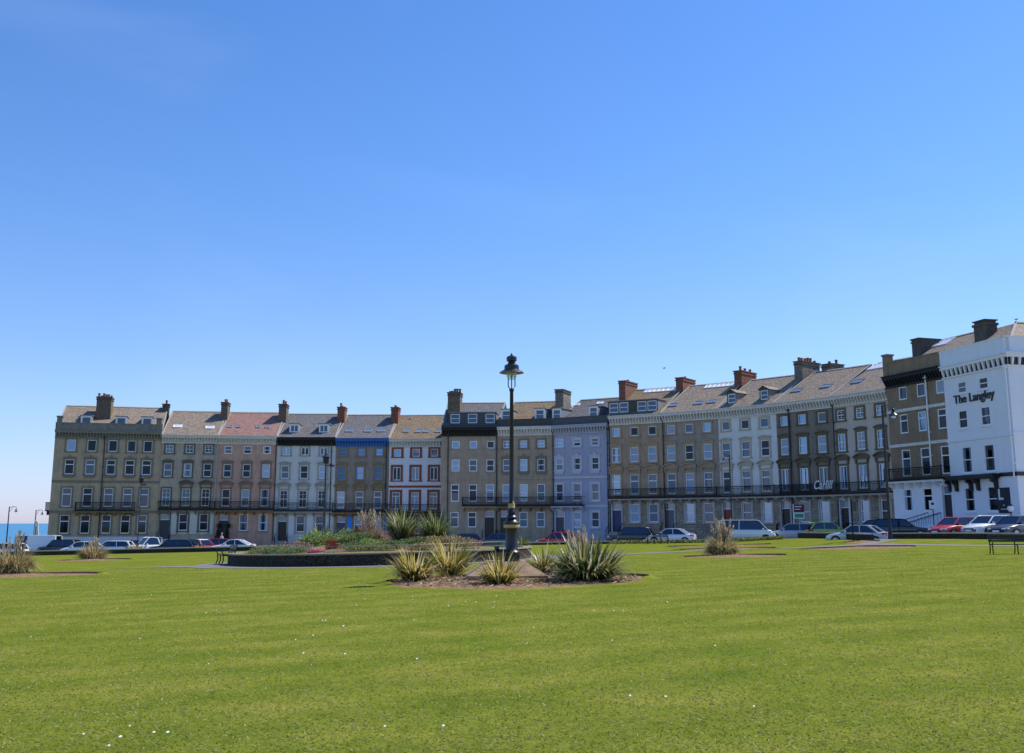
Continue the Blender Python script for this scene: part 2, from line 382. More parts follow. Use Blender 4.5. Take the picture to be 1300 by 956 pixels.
def soil_bed(cx, cy, rx, ry, edge_=True, lip=.09):
    mb = MB(); N = 48; pr = []
    for k in range(N):
        t = 2*math.pi*k/N; w_ = 1 + .04*math.sin(3*t+cx) + .03*math.sin(7*t)
        pr.append((cx + rx*w_*math.cos(t), cy + ry*w_*math.sin(t)))
    rings = [1., .75, .45, .2]
    V = [(cx + (x-cx)*s, cy + (y-cy)*s) for s in rings for x, y in pr]
    mb.add([(x, y, lawnz(x, y) + .012 + .10*(1 - rings[i//N])) for i, (x, y) in enumerate(V)] + [(cx, cy, lawnz(cx, cy) + .12)],
           [(r*N+k, r*N+(k+1) % N, (r+1)*N+(k+1) % N, (r+1)*N+k) for r in range(3) for k in range(N)] + [(3*N+k, 3*N+(k+1) % N, 4*N) for k in range(N)])
    # raised turf lip round the bed: soil-coloured inner face, grass outside
    for k in range(N):
        a, b = pr[k], pr[(k+1) % N]
        def sc(p, s): return (cx + (p[0]-cx)*s, cy + (p[1]-cy)*s)
        so_, s1 = 1.003, 1.0 + .35/max(rx, ry)
        A, B, A2, B2 = sc(a, so_), sc(b, so_), sc(a, s1), sc(b, s1)
        ll = lip * (1 if (a[1] > cy - ry*.2) else .25)
        lb = lip * (1 if (b[1] > cy - ry*.2) else .25)
        mb.quad((*A, lawnz(*A)), (*B, lawnz(*B)), (*B, lawnz(*B) + lb), (*A, lawnz(*A) + ll), 0)
        mb.quad((*A, lawnz(*A) + ll), (*B, lawnz(*B) + lb), (*B2, lawnz(*B2) - .01), (*A2, lawnz(*A2) - .01), 1)
    return tag(mb.build('soil_bed', [M_SOIL, M_LAWN]), kind='structure')
soil_bed(.15, 32.6, 4.05, 3.95)
soil_bed(-21.2, 46.0, 3.3, 1.7); soil_bed(-29, 72.6, 2.6, 2.0); soil_bed(-19.5, 57 - 6.0, .01, .01) if False else None
soil_bed(11.0, 51.4, 2.6, 1.6); soil_bed(20.2, 61.0, 3.3, 2.0); soil_bed(13.5, 66, 3.2, 1.0); soil_bed(15.0, 76, 3.8, .9)
soil_bed(23.0, 68.6, 1.2, .8)

# ------------------------------------------------------------------ terrace houses
def Lc(c, k): return tuple(min(1, x * k) for x in c)
_wc = {}
def window_mesh(w, h, style, fm):
    key = (round(w, 2), round(h, 2), style, fm.name)
    if key in _wc: return _wc[key]
    f = MB(); t = .085; y0, y1 = .03, .13
    f.box(-w/2-.004, -w/2+t, y0, y1, -.004, h+.004); f.box(w/2-t, w/2+.004, y0, y1, -.004, h+.004)
    f.box(-w/2+t, w/2-t, y0, y1, -.004, t+.02); f.box(-w/2+t, w/2-t, y0, y1, h-t, h+.004)
    if style in ('sash', 'sixes'): f.box(-w/2+t, w/2-t, y0-.02, y1-.01, h*.5-.035, h*.5+.035)
    if style == 'sixes':
        f.box(-.018, .018, y0+.02, y1-.03, t+.02, h*.5-.035); f.box(-.018, .018, y0+.02, y1-.03, h*.5+.035, h-t)
        for q in (.26, .76): f.box(-w/2+t, w/2-t, y0+.022, y1-.032, h*q-.014, h*q+.014)
    if style == 'casement': f.box(-.05, .05, y0-.01, y1-.01, t+.02, h-t)
    if style == 'toplight': f.box(-w/2+t, w/2-t, y0-.01, y1-.01, h*.66-.05, h*.66+.05)
    if style == 'french':
        f.box(-.045, .045, y0-.01, y1-.01, t+.02, h*.74); f.box(-w/2+t, w/2-t, y0-.01, y1-.012, h*.74, h*.74+.08)
    fmx = f.mesh('window', fm)
    p = MB().quad((-w/2+.02, .115, .02), (w/2-.02, .115, .02), (w/2-.02, .115, h-.02), (-w/2+.02, .115, h-.02)).mesh('pane', M_GLASS)
    _wc[key] = (fmx, p); return _wc[key]
def sur_mesh(w, h, style, pm, key=None):
    key = ('s', round(w, 2), round(h, 2), style, pm.name)
    if key in _wc: return _wc[key]
    s = MB(); b = .2; d = .07
    if style in ('plain', 'arch', 'bold', 'ear'):
        if style == 'bold': b = .3
        s.box(-w/2-b, -w/2, -d, .03, -.02, h); s.box(w/2, w/2+b, -d, .03, -.02, h)
        s.box(-w/2-b, w/2+b, -d, .03, h, h+b)
        s.box(-w/2-b-.06, w/2+b+.06, -d-.08, .03, -.16, -.02)
    if style == 'ear':
        s.prism([(-w/2-b-.05, h+b), (w/2+b+.05, h+b), (w/2+b+.05, h+b+.08), (.25, h+b+.12), (0, h+b+.42), (-.25, h+b+.12), (-w/2-b-.05, h+b+.08)], -d-.06, .03, axis='y')
        s.box(-w/2-.1, w/2+.1, -d-.05, .03, -.42, -.16)
    if style == 'arch':         # shallow segmental head
        A = []; n = 8; wd = w/2+b+.08
        for i in range(n+1):
            x = -wd + 2*wd*i/n; A.append((x, h+b+.02+.16*(1-(x/wd)**2)))
        B = [(x, z+.13) for x, z in A]
        s.prism(A + B[::-1], -d-.1, .03, axis='y')
        s.prism([(-wd, h+b+.0)] + A[1:-1] + [(wd, h+b+.0)], -d+.01, .03, axis='y')
    if style == 'sill':
        s.box(-w/2-.1, w/2+.1, -.12, .03, -.13, -.01)
    _wc[key] = s.mesh('surround', pm); return _wc[key]
def ped_mesh(w, kind, pm):
    key = ('p', round(w, 2), kind, pm.name)
    if key in _wc: return _wc[key]
    s = MB(); wd = w/2 + .42
    s.box(-wd+.08, wd-.08, -.2, .03, -.1, .03)
    n = 10
    if kind == 'seg': A = [(-wd + 2*wd*i/n, .03 + .34*(1-((-wd+2*wd*i/n)/wd)**2)) for i in range(n+1)]
    else: A = [(-wd, .03), (0, .42), (wd, .03)]
    B = [(x, z+.13) for x, z in A]
    s.prism(A + B[::-1], -.3, .03, axis='y')
    s.prism([A[0]] + A[1:-1] + [A[-1]], -.12, .03, axis='y')
    # consoles
    for q in (-1, 1): s.box(q*(wd-.24)-.08, q*(wd-.24)+.08, -.18, .03, -.5, -.1)
    _wc[key] = s.mesh('pediment', pm); return _wc[key]
def curtain_mesh(w, h, k, rnd):
    key = ('c', round(w, 2), round(h, 2), k, rnd)
    if key in _wc: return _wc[key]
    s = MB(); mats = M_CURT[k]
    y = .105
    if rnd == 0: s.quad((-w/2, y, 0), (w/2, y, 0), (w/2, y, h), (-w/2, y, h))        # full net
    elif rnd == 1: s.quad((-w/2, y, h*.5), (w/2, y, h*.5), (w/2, y, h), (-w/2, y, h))   # half blind
    else:                                                                           # drawn curtains with folds
        for q in (-1, 1):
            xs = [q*(w/2 - w*.30*i/6) for i in range(7)]
            for i in range(6):
                s.quad((xs[i], y-.006*(i % 2), 0), (xs[i+1], y-.006*((i+1) % 2), 0), (xs[i+1]-q*.08*(i > 3)*0, y-.006*((i+1) % 2), h), (xs[i], y-.006*(i % 2), h))
    _wc[key] = s.mesh('curtain', mats); return _wc[key]

def wall_with_openings(mb, L, z0, z1, ops, m=0, y=0., rev=.2):
    xs = sorted({0., L} | {max(0, min(L, o[0])) for o in ops} | {max(0, min(L, o[1])) for o in ops})
    zs = sorted({z0, z1} | {o[2] for o in ops if z0 < o[2] < z1} | {o[3] for o in ops if z0 < o[3] < z1})
    for a, b in zip(xs, xs[1:]):
        for c, d in zip(zs, zs[1:]):
            cx, cz = (a+b)/2, (c+d)/2
            if any(o[0] < cx < o[1] and o[2] < cz < o[3] for o in ops): continue
            mb.quad((a, y, c), (b, y, c), (b, y, d), (a, y, d), m)
    for a, b, c, d in ops:
        mb.quad((a, y, c), (a, y+rev, c), (a, y+rev, d), (a, y, d), m); mb.quad((b, y, c), (b, y, d), (b, y+rev, d), (b, y+rev, c), m)
        mb.quad((a, y, d), (a, y+rev, d), (b, y+rev, d), (b, y, d), m); mb.quad((a, y, c), (b, y, c), (b, y+rev, c), (a, y+rev, c), m)

def wallm(name, col, var=.30):
    col = tuple(min(.8, c*k) for c, k in zip(col, (2.08, 1.80, 1.50))); return mat(name, col, .85, var, 1.3, .12, spec=.2, streak=.45)
M_ASHLAR = tile_mat('sandstone_ashlar', (.46, .36, .25), (.31, .25, .18), (.2, .16, .12), .72, .30, .02, lichen=(.14, .12, .10), lamt=.6)
ROOFS = {
 'grey': tile_mat('grey_slate', (.20, .19, .19), (.14, .135, .145), (.06, .06, .06), .3, .2, .012, lichen=(.2, .185, .16), plane_='xy'),
 'brown': tile_mat('brown_slate', (.30, .215, .13), (.21, .155, .10), (.07, .065, .06), .3, .2, .012, lichen=(.38, .22, .08), plane_='xy', lamt=.75),
 'stone': tile_mat('stone_slate', (.33, .262, .195), (.235, .19, .148), (.09, .085, .08), .4, .26, .014, lichen=(.33, .23, .13), plane_='xy'),
 'red': tile_mat('red_tile', (.37, .215, .175), (.29, .165, .14), (.11, .06, .05), .28, .22, .012, lichen=(.30, .2, .16), plane_='xy', lamt=.4),
}
M_REDB = tile_mat('red_brick', (.34, .11, .065), (.26, .085, .05), (.2, .14, .1), .23, .075, .01)
M_STACK = tile_mat('old_brick', (.26, .19, .12), (.17, .13, .09), (.1, .09, .08), .23, .075, .01, lichen=(.08, .07, .06))
M_STONEST = tile_mat('stack_stone', (.30, .25, .19), (.22, .19, .15), (.12, .1, .09), .45, .2, .015)
M_DARKST = mat('dark_render', (.10, .09, .075), .9, .3, 2, .2)
M_POT = mat('terracotta', (.33, .12, .06), .8, .25, 8)
M_LEAD = mat('lead', (.22, .23, .25), .6, .15, 3)
M_VERGE = mat('verge_mortar', (.36, .33, .29), .85, .2, 4)

RP, RH = 6.0, 3.8         # ridge position behind the front, ridge rise over the eaves
def pane_of(me, w, h, k):
    key = ('pane', round(w, 2), round(h, 2), k)
    if key not in _wc:
        c = me.copy(); c.materials[0] = PANES[k]; _wc[key] = c
    return _wc[key]
def house(label, group, P0, P1, zs, H, spec, kl=0., kr=0.):
    p0, p1 = Vector(P0), Vector(P1); L = (p1 - p0).length; ang = math.atan2(p1.y-p0.y, p1.x-p0.x)
    gz = roadz((P0[0]+P1[0])/2, (P0[1]+P1[1])/2) + .12
    root = thing('terraced_house', label, 'house', (P0[0], P0[1], gz), ang, group)
    S = zs - gz
    def warp(u, y, z): return (u + max(0, y) * (kl*(1-u/L) + kr*u/L), y, z)
    wc, lc, tr = spec['wall'], spec.get('lower', spec['wall']), spec['trim']
    lt = spec.get('ltrim', tr)
    def u_of(px, dz):    # where on this facade (run from its left end) something seen at px stands
        py = 433.5
        for _ in range(4):
            a, t = ray(px, py)
            d = (p1 - p0)/L
            # x = a*y ; point = p0 + d*u
            u = (a*p0.y - p0.x) / (d.x - a*d.y)
            Y = p0.y + d.y*u
            tt = (zs + dz - EYE)/Y        # invert the ray slope for its row
            v = F*(tt*math.cos(TH) - math.sin(TH))/(math.cos(TH) + tt*math.sin(TH)); py = CY - v
        return u
    frame = spec.get('frame', M_WHITE)
    rows = spec.get('rows') or [(8.1, 7.1, .98), (5.75, 4.05, 1.0), (2.55, .35, 1.02), (-.65, -2.75, 1.08)]
    wins = []; doors = []
    opsU, opsL = [], []
    styles = spec['styles']
    for r, (zt, zb, w) in enumerate(rows):
        cols = spec['cols'][r] if isinstance(spec['cols'][0], (list, tuple)) else spec['cols']
        for c, px in enumerate(cols):
            u = u_of(px, (zt+zb)/2)
            wins.append((u, zb, w, zt-zb, r, c)); (opsL if r == 3 else opsU).append((u-w/2, u+w/2, S+zb, S+zt))
    dr = spec.get('door')
    dw = 1.1
    if dr:
        du = u_of(dr[0], -2.2); doors.append(du); opsL.append((du-dw/2, du+dw/2, S-3.85, S-.65))
    # walls
    up = MB(); wall_with_openings(up, L, S-.22, S+H-.1, opsU)
    D = 12.
    up.quad((0, 0, S-.22), (0, D, S-.22), (0, D, S+H-.1), (0, 0, S+H-.1)); up.quad((L, 0, S-.22), (L, 0, S+H-.1), (L, D, S+H-.1), (L, D, S-.22))
    up.quad((0, D, -1), (L, D, -1), (L, D, S+H-.1), (0, D, S+H-.1))
    # dark floors inside so the rooms read as rooms
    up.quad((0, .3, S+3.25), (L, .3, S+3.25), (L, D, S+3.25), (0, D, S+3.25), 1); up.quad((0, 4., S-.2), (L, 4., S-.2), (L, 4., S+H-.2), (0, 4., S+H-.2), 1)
    up.build('upper_wall', [wc, M_ROOM], root, warp=warp)
    lo = MB(); wall_with_openings(lo, L, -1., S-.22, opsL, y=.0)
    lo.quad((0, 0, -1), (0, D, -1), (0, D, S-.22), (0, 0, S-.22)); lo.quad((L, 0, -1), (L, 0, S-.22), (L, D, S-.22), (L, D, -1))
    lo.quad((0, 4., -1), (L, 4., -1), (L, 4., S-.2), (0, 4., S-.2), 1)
    lo.build('ground_floor_wall', [lc, M_ROOM], root, warp=warp)
    if spec.get('base'):
        MB().box(.01, L-.01, -.1, .05, -.5, S-spec.get('base_h', 3.35)).build('plinth', spec['base'], root)
    # gable ends
    g = MB()
    for q in (0, L):
        g.add([(q, .2, S+H-.1), (q, D, S+H-.1), (q, RP, S+H+RH-.05)], [(0, 1, 2)])
    g.build('gable', spec.get('gable', M_DARKST), root, warp=warp)
    # string courses
    st = MB()
    for z in spec.get('strings', []): st.box(.005, L-.005, -.1, .04, S+z-.13, S+z+.13)
    if st.v: st.build('string_course', spec.get('stringm', tr), root)
    # cornice with brackets
    cm, cb_ = spec['cornice'], spec.get('bracket', spec['cornice'])
    co = MB()
    bd = spec.get('bdep', .46)
    co.box(0.004, L-.004, -bd-.04, .06, S+H-.26, S+H, 0); co.box(.004, L-.004, -bd-.16, .06, S+H, S+H+.10, 0)
    co.box(.004, L-.004, -.1, .05, S+H-.86, S+H-.262, spec.get('frieze', 0)); co.box(.004, L-.004, -.17, .05, S+H-.98, S+H-.862, 0)
    sp_ = spec.get('bsp', .36); nb = int(L / sp_)
    for i in range(nb):
        x = (i + .5) * L / nb
        co.prism([(-bd, S+H-.264), (-bd, S+H-.40), (-.18, S+H-.84), (-.102, S+H-.84), (-.102, S+H-.264)], x-.06*(sp_/.36), x+.06*(sp_/.36), 1)
    co.build('cornice', [cm, cb_, M_BLACK], root)
    par = spec.get('parapet', 0)
    if par:
        pm = spec.get('parapetm', wc); pb = MB()
        pb.box(.002, L-.002, -.25, .1, S+H+.102, S+H+par, 0); pb.box(.002, L-.002, -.3, .15, S+H+par, S+H+par+.09, 0)
        if spec.get('piers'):
            for u in spec['piers']: pb.box(u*L-.32, u*L+.32, -.32, .35, S+H+.102, S+H+par+.75, 0); pb.box(u*L-.4, u*L+.4, -.4, .43, S+H+par+.75, S+H+par+.9, 0)
        pb.build('parapet', pm, root)
    # roof
    rm = ROOFS[spec['roof']]; e0 = .16 if par else -.45
    ez = S+H+.12 if not par else S+H+.35
    rf = MB(); th = .14
    n = 6
    for a, b, za, zb_ in ((e0, RP, ez, S+H+RH), (RP, D+.4, S+H+RH, S+H-.1)):
        rf.add([(0, a, za), (L, a, za), (L, b, zb_), (0, b, zb_)], [(0, 1, 2, 3)], 0)
        rf.add([(0, a, za-th), (L, a, za-th), (L, b, zb_-th), (0, b, zb_-th)], [(3, 2, 1, 0)], 0)
    rf.quad((0, e0, ez-th), (L, e0, ez-th), (L, e0, ez), (0, e0, ez), 0)
    rf.prism([(RP-.16, S+H+RH-.03), (RP, S+H+RH+.09), (RP+.16, S+H+RH-.03)], .0, L, 1)
    if spec.get('verge', True):
        for q in (0., L):
            lo_, hi_ = (q-.12, q+.12)
            if q == 0: lo_ = -.05
            else: hi_ = L+.03
            rf.add([(lo_, e0, ez-.02), (hi_, e0, ez-.02), (hi_, RP, S+H+RH-.02), (lo_, RP, S+H+RH-.02), (lo_, e0, ez+.05), (hi_, e0, ez+.05), (hi_, RP, S+H+RH+.05), (lo_, RP, S+H+RH+.05)],
                   [(4, 5, 6, 7), (0, 1, 5, 4), (1, 2, 6, 5), (3, 0, 4, 7)], 1)
    roof = rf.build('roof', [rm, M_VERGE], root, warp=warp)
    sl = (S+H+RH - ez) / (RP - e0)
    def roof_pt(px, py):      # where the line of sight meets the front slope, in house coordinates
        a, t = ray(px, py); ca, sa = math.cos(ang), math.sin(ang); best = None
        y = 60.
        o = Vector((-P0[0], -P0[1])); 
        while y < 170:
            X, Y, Z = a*y, y, EYE + t*y
            dx, dy = X-P0[0], Y-P0[1]; u, v = dx*ca+dy*sa, -dx*sa+dy*ca
            if v > e0 and Z-gz <= ez + (v-e0)*sl: return u, v
            y += .05
        return L/2, 3.
    for sk in spec.get('skylights', []):
        px, py, w, hh = sk[:4]; u, v = roof_pt(px, py); v = min(v, RP-hh*.45-.25); u = max(w/2+.2, min(L-w/2-.2, u)); z = ez + (v-e0)*sl; c = math.cos(math.atan(sl)); s_ = math.sin(math.atan(sl))
        def rp(du, dv, up_): return (u+du, v+dv*c - up_*s_, z + dv*s_ + up_*c)
        m_ = MB()
        for (x0, x1, y0, y1) in ((-w/2, w/2, -hh/2, -hh/2+.07), (-w/2, w/2, hh/2-.07, hh/2), (-w/2, -w/2+.07, -hh/2+.07, hh/2-.07), (w/2-.07, w/2, -hh/2+.07, hh/2-.07)):
            m_.add([rp(x0, y0, -.05), rp(x1, y0, -.05), rp(x1, y1, -.05), rp(x0, y1, -.05), rp(x0, y0, .1), rp(x1, y0, .1), rp(x1, y1, .1), rp(x0, y1, .1)], [(4,5,6,7),(0,1,5,4),(1,2,6,5),(2,3,7,6),(3,0,4,7)])
        nb_ = int(w/.55) if w > 2 else 0
        for i in range(1, nb_):
            x = -w/2 + w*i/nb_
            m_.add([rp(x-.04, -hh/2+.07, .04), rp(x+.04, -hh/2+.07, .04), rp(x+.04, hh/2-.07, .04), rp(x-.04, hh/2-.07, .04), rp(x-.04, -hh/2+.07, .12), rp(x+.04, -hh/2+.07, .12), rp(x+.04, hh/2-.07, .12), rp(x-.04, hh/2-.07, .12)], [(4,5,6,7),(0,1,5,4),(1,2,6,5),(2,3,7,6),(3,0,4,7)])
        so_ = m_.build('skylight', M_LEAD if len(sk) < 5 else M_WHITE, root)
        MB().quad(rp(-w/2+.07, -hh/2+.07, .06), rp(w/2-.07, -hh/2+.07, .06), rp(w/2-.07, hh/2-.07, .06), rp(-w/2+.07, hh/2-.07, .06)).build('pane', mat('roof_pane_white', (.62, .66, .7), .25, spec=.8) if len(sk) > 4 else mat('roof_pane', (.16, .22, .30), .08, spec=1.), so_)
    for dm in spec.get('dormers', []):
        kind, pxs, py, w, h = dm     # windows of one dormer, all in its front
        us = [roof_pt(p, py) for p in pxs]
        yf = spec.get('dormer_y', sum(v for _, v in us)/len(us)); yf = max(yf, e0+.25)
        z0 = ez + (yf-e0)*sl - .1 + spec.get('dormer_up', 0)
        for ui, (u, v) in enumerate(us):
            us[ui] = u
        x0, x1 = us[0]-w/2-.14, us[-1]+w/2+.14; zt = z0+h+.25
        groups = [(x0, x1, us)] if kind == 'long' else [(u-w/2-.12, u+w/2+.12, [u]) for u in us]
        for a, b, uu in groups:
            yb = e0 + (zt + .12 - ez)/sl
            d = MB()
            ops = [(u-w/2, u+w/2, z0+.12, z0+.12+h) for u in uu]
            xs_ = [(a, b)]
            sub = MB(); wall_with_openings(sub, b-a, z0-.1, zt, [(o[0]-a, o[1]-a, o[2], o[3]) for o in ops], y=0)
            d.add([(x+a, y+yf, z) for x, y, z in sub.v], [f for f in sub.f], 0)
            for q in (a, b): d.add([(q, yf, z0-.1), (q, yf, zt), (q, yb, zt)], [(0, 1, 2)], 1)
            d.quad((a+.05, yf+.5, z0-.1), (b-.05, yf+.5, z0-.1), (b-.05, yf+.5, zt), (a+.05, yf+.5, zt), 3)
            if kind == 'gable':
                mx_ = (a+b)/2; o_ = .16; pk = zt + (b-a)*.32
                d.add([(a-o_, yf-.2, zt-.05), (mx_, yf-.2, pk), (b+o_, yf-.2, zt-.05), (a-o_, yb, zt-.05), (mx_, yb+.9, pk), (b+o_, yb, zt-.05)], [(0, 1, 4, 3), (1, 2, 5, 4)], 2)
                d.add([(a, yf-.02, zt), (b, yf-.02, zt), (mx_, yf-.02, pk-.06)], [(0, 1, 2)], 0)
            else:
                d.box(a-.1, b+.1, yf-.15, yb+.1, zt, zt+.1, 2)
            do = d.build('dormer', [spec.get('dormerm', M_WHITE), M_LEAD, rm if kind == 'gable' else M_LEAD, M_ROOM], root)
            for u in uu:
                fm_, pm_ = window_mesh(w, h, spec.get('dstyle', 'sash'), M_WHITE)
                wo_ = link('window', fm_, do, (u, yf, z0+.12)); link('pane', pm_, wo_)
    # chimneys on the party walls: (u fraction, y0, y1, half width, rise over ridge, material, pots)
    for (fu, y0, y1, hw, rise, cmn, pots) in spec.get('chimneys', []):
        cx = fu*L; zt = S+H+RH+rise; c = MB()
        c.box(cx-hw, cx+hw, y0, y1, S+H+.3, zt-.42); c.box(cx-hw-.07, cx+hw+.07, y0-.07, y1+.07, zt-.42, zt-.28, 1); c.box(cx-hw-.01, cx+hw+.01, y0-.01, y1+.01, zt-.28, zt-.12, 0); c.box(cx-hw-.1, cx+hw+.1, y0-.1, y1+.1, zt-.12, zt, 1)
        cm_ = {'red': M_REDB, 'old': M_STACK, 'stone': M_STONEST, 'dark': M_DARKST}[cmn]
        ch = c.build('chimney', [cm_, M_DARKST if cmn != 'red' else M_REDB], root, warp=warp)
        for i in range(pots):
            yy = y0 + (i+.5)*(y1-y0)/pots; xx = cx + (random.random()-.5)*hw*.5
            if hw > .7: xx = cx - hw + (i+.5)*2*hw/pots; yy = (y0+y1)/2 + (random.random()-.5)*.5
            hgt = random.choice((.3, .42, .55))
            MB().lathe([(.15, 0), (.13, hgt*.7), (.16, hgt*.72), (.16, hgt)], xx, yy, zt-.01, 10).build('chimney_pot', M_POT, ch, smooth=True, warp=warp)
    # windows
    for (u, zb, w, h, r, c) in wins:
        sty = styles[r]
        fm_, pm_ = window_mesh(w, h, sty[0], spec.get('frames', {}).get(r, frame))
        wo_ = link('window', fm_, root, (u, 0, S+zb)); pn = pane_of(pm_, w, h, random.choices((0, 1, 2), spec.get('panes', (5, 3, 1)))[0]); link('pane', pn, wo_)
        if sty[1]: link('surround', sur_mesh(w, h, sty[1], lt if r == 3 else tr), wo_)
        if len(sty) > 2 and sty[2] and not (spec.get('pedskip') and c in spec['pedskip']):
            link('pediment', ped_mesh(w, sty[2], tr), wo_, (0, 0, h + spec.get('ped_up', .62)))
        ck = random.random()
        bias = spec.get('curtain', .6)*.6
        if ck < bias:
            kk = random.choice(spec.get('ckinds', (0, 2, 3))); rr = random.choice(spec.get('cforms', (0, 0, 2, 1)))
            link('curtain', curtain_mesh(w, h, kk, rr), wo_)
    # ground floor extras
    if spec.get('panels'):
        pm = spec['panels']; xs = sorted([w_[0] for w_ in wins if w_[4] == 3] + doors)
        half = .82
        b_ = [0] + xs + [L]
        pb = MB()
        for i in range(len(xs)):
            a = xs[i] + (.72 if xs[i] in doors else half); c_ = (xs[i+1] - (.72 if i+1 < len(xs) and xs[i+1] in doors else half)) if i+1 < len(xs) else L-.18
            if c_ - a > .25: pb.box(a, c_, -.05, .02, S-3.2, S-.62)
        for x in xs:
            if x not in doors: pb.box(x-.5, x+.5, -.045, .02, S-3.2, S-2.92)
        pb.build('wall_panel', pm, root)
    if dr:
        dm_ = mat('door_' + dr[1], dr[2], .4, spec=.5)
        d = MB(); d.box(du-dw/2-.003, du+dw/2+.003, .16, .22, S-3.85, S-1.42)
        for qx in (-.25, .25):
            for z_a, z_b in ((S-3.6, S-2.9), (S-2.75, S-1.65)): d.box(du+qx-.17, du+qx+.17, .145, .17, z_a, z_b)
        do = d.build('door', dm_, root)
        MB().lathe([(.03, 0), (.045, .03), (.03, .06)], 0, 0, 0, 8).build('handle', M_GOLD, do, (du+.42, .12, S-2.7))
        fl = MB(); fl.box(du-dw/2, du+dw/2, .12, .2, S-1.42, S-1.34); fl.box(du-dw/2, du+dw/2, .12, .2, S-.72, S-.65)
        fl.box(du-dw/2-.002, du-dw/2+.05, .125, .195, S-1.34, S-.72); fl.box(du+dw/2-.05, du+dw/2+.002, .125, .195, S-1.34, S-.72); fo = fl.build('fanlight', M_WHITE, root); MB().quad((du-dw/2, .17, S-1.34), (du+dw/2, .17, S-1.34), (du+dw/2, .17, S-.72), (du-dw/2, .17, S-.72)).build('pane', mat('fan_pane', (.2, .24, .3), .1, spec=1.), fo)
        MB().box(du-dw/2-.2, du-dw/2-.001, -.08, .03, S-3.85, S-.65).box(du+dw/2+.001, du+dw/2+.2, -.08, .03, S-3.85, S-.65).box(du-dw/2-.24, du+dw/2+.24, -.12, .03, S-.65, S-.4).build('door_surround', spec.get('doortrim', lt), root)
        # steps up to the door
        rise = S-3.85; ns = max(2, int(rise/.18)); sm = spec.get('stepm', M_COPE); s_ = MB()
        if spec.get('side_stairs'):
            s_.box(du-.8, du+.9, -1.5, -.003, -.3, S-3.86); run = spec['side_stairs']; ns = 7
            for i in range(ns): s_.box(du-.8-run*(i+1)/ns, du-.8-run*i/ns-.002, -1.45, -.004, -.3, (S-3.86)*(1-(i+1)/(ns+1)))
            s_.build('steps', sm, root)
            for yy in (-1.42, -.15):
                rl = MB()
                rl.tube([(du-.8, yy, S-2.9), (du-.8-run, yy, .95)], .035, 6)
                for i in range(0, 10): 
                    t_ = i/9; rl.tube([(du-.8-run*t_, yy, (S-3.86)*(1-t_)), (du-.8-run*t_, yy, (S-2.9)*(1-t_)+.95*t_)], .015, 5)
                rl.build('handrail', M_IRON, root)
        else:
            for i in range(ns): s_.box(du-.8, du+.8, -.35-.32*(ns-i), -.003, -.3 + 0*i, max(.05, rise*(i+1)/ns*1.0)-.01) if False else s_.box(du-.8, du+.8, -.4-.3*(ns-1-i)-.0, -.003-.001*i, (rise*i/ns if i else -.3), rise*(i+1)/ns-.01)
            s_.build('steps', sm, root)
            yo = -.4-.3*(ns-1)
            for q in (-.78, .78):
                rl = MB()
                rl.tube([(du+q, -.05, S-2.9), (du+q, -.4, S-2.9), (du+q, yo, 1.0)], .03, 6)
                for i in range(8):
                    t_ = i/7; y_ = -.4 + (yo+.4)*t_; rl.tube([(du+q, y_, rise*(1-t_)), (du+q, y_, (S-2.9)*(1-t_) + 1.*t_)], .014, 5)
                rl.build('handrail', M_IRON, root)
    # balcony
    for bl_ in spec.get('balcony', []):
        a = 0.02 if bl_[0] is None else u_of(bl_[0], .4); b = L-.02 if bl_[1] is None else u_of(bl_[1], .4)
        dp = bl_[2] if len(bl_) > 2 else .95
        s_ = MB(); s_.box(a, b, -dp, .02, S-.14, S+.02, 0); s_.box(a, b, -dp+.12, .02, S-.30, S-.142, 1)
        nb = max(2, int((b-a)/1.15))
        for i in range(nb+1):
            x = a + .15 + (b-a-.3)*i/nb
            s_.prism([(-dp+.2, S-.302), (-dp+.25, S-.42), (-.15, S-.75), (.02, S-.75), (.02, S-.302)], x-.09, x+.09, 1)
        bo = s_.build('balcony', [spec.get('balm', M_IRON), spec.get('balb', lt)], root)
        rl = MB(); hR = .98; y_ = -dp+.05
        rl.box(a, b, y_-.035, y_+.035, S+hR-.08, S+hR); rl.box(a, b, y_-.025, y_+.025, S+.06, S+.13); rl.box(a, b, y_-.02, y_+.02, S+hR-.26, S+hR-.22)
        x = a
        while x < b:
            rl.box(x-.012, x+.012, y_-.012, y_+.012, S+.0, S+hR-.08)
            if int((x-a)/.17) % 2 == 0: rl.box(x+.02, x+.09, y_-.01, y_+.01, S+.30, S+.34); rl.box(x+.02, x+.09, y_-.01, y_+.01, S+.55, S+.59)
            x += spec.get('bars', .17)
        for q in (a+.02, b-.02): rl.box(q-.03, q+.03, y_-.03, y_+.03, S, S+hR+.05); rl.box(q-.015, q+.015, y_, 0, S+hR-.05, S+hR-.01)
        if bl_[0] is not None or spec.get('closed'):
            k = y_
            while k < 0: rl.box(a+.005, a+.03, k, k+.02, S, S+hR-.05); k += .13
        rl.build('railing', M_IRON, bo)
    if spec.get('under'):     # thin moulding under the balcony line
        MB().box(.003, L-.003, -.14, .03, S-.5, S-.31).build('floor_band', spec['under'], root)
    for pp in spec.get('pipes', []):
        pxp, z_t, z_b, pm = pp; u = u_of(pxp, (z_t+z_b)/2); u = max(.1, min(L-.1, u)); t_ = MB()
        t_.tube([(u, -.16, S+z_b), (u, -.16, S+z_t)], .06, 8)
        for q in range(int((z_t-z_b)/2)): t_.box(u-.1, u+.1, -.2, .02, S+z_b+1+2*q, S+z_b+1.07+2*q)
        t_.box(u-.13, u+.13, -.3, -.04, S+z_t, S+z_t+.25)
        t_.build('downpipe', pm, root, smooth=False)
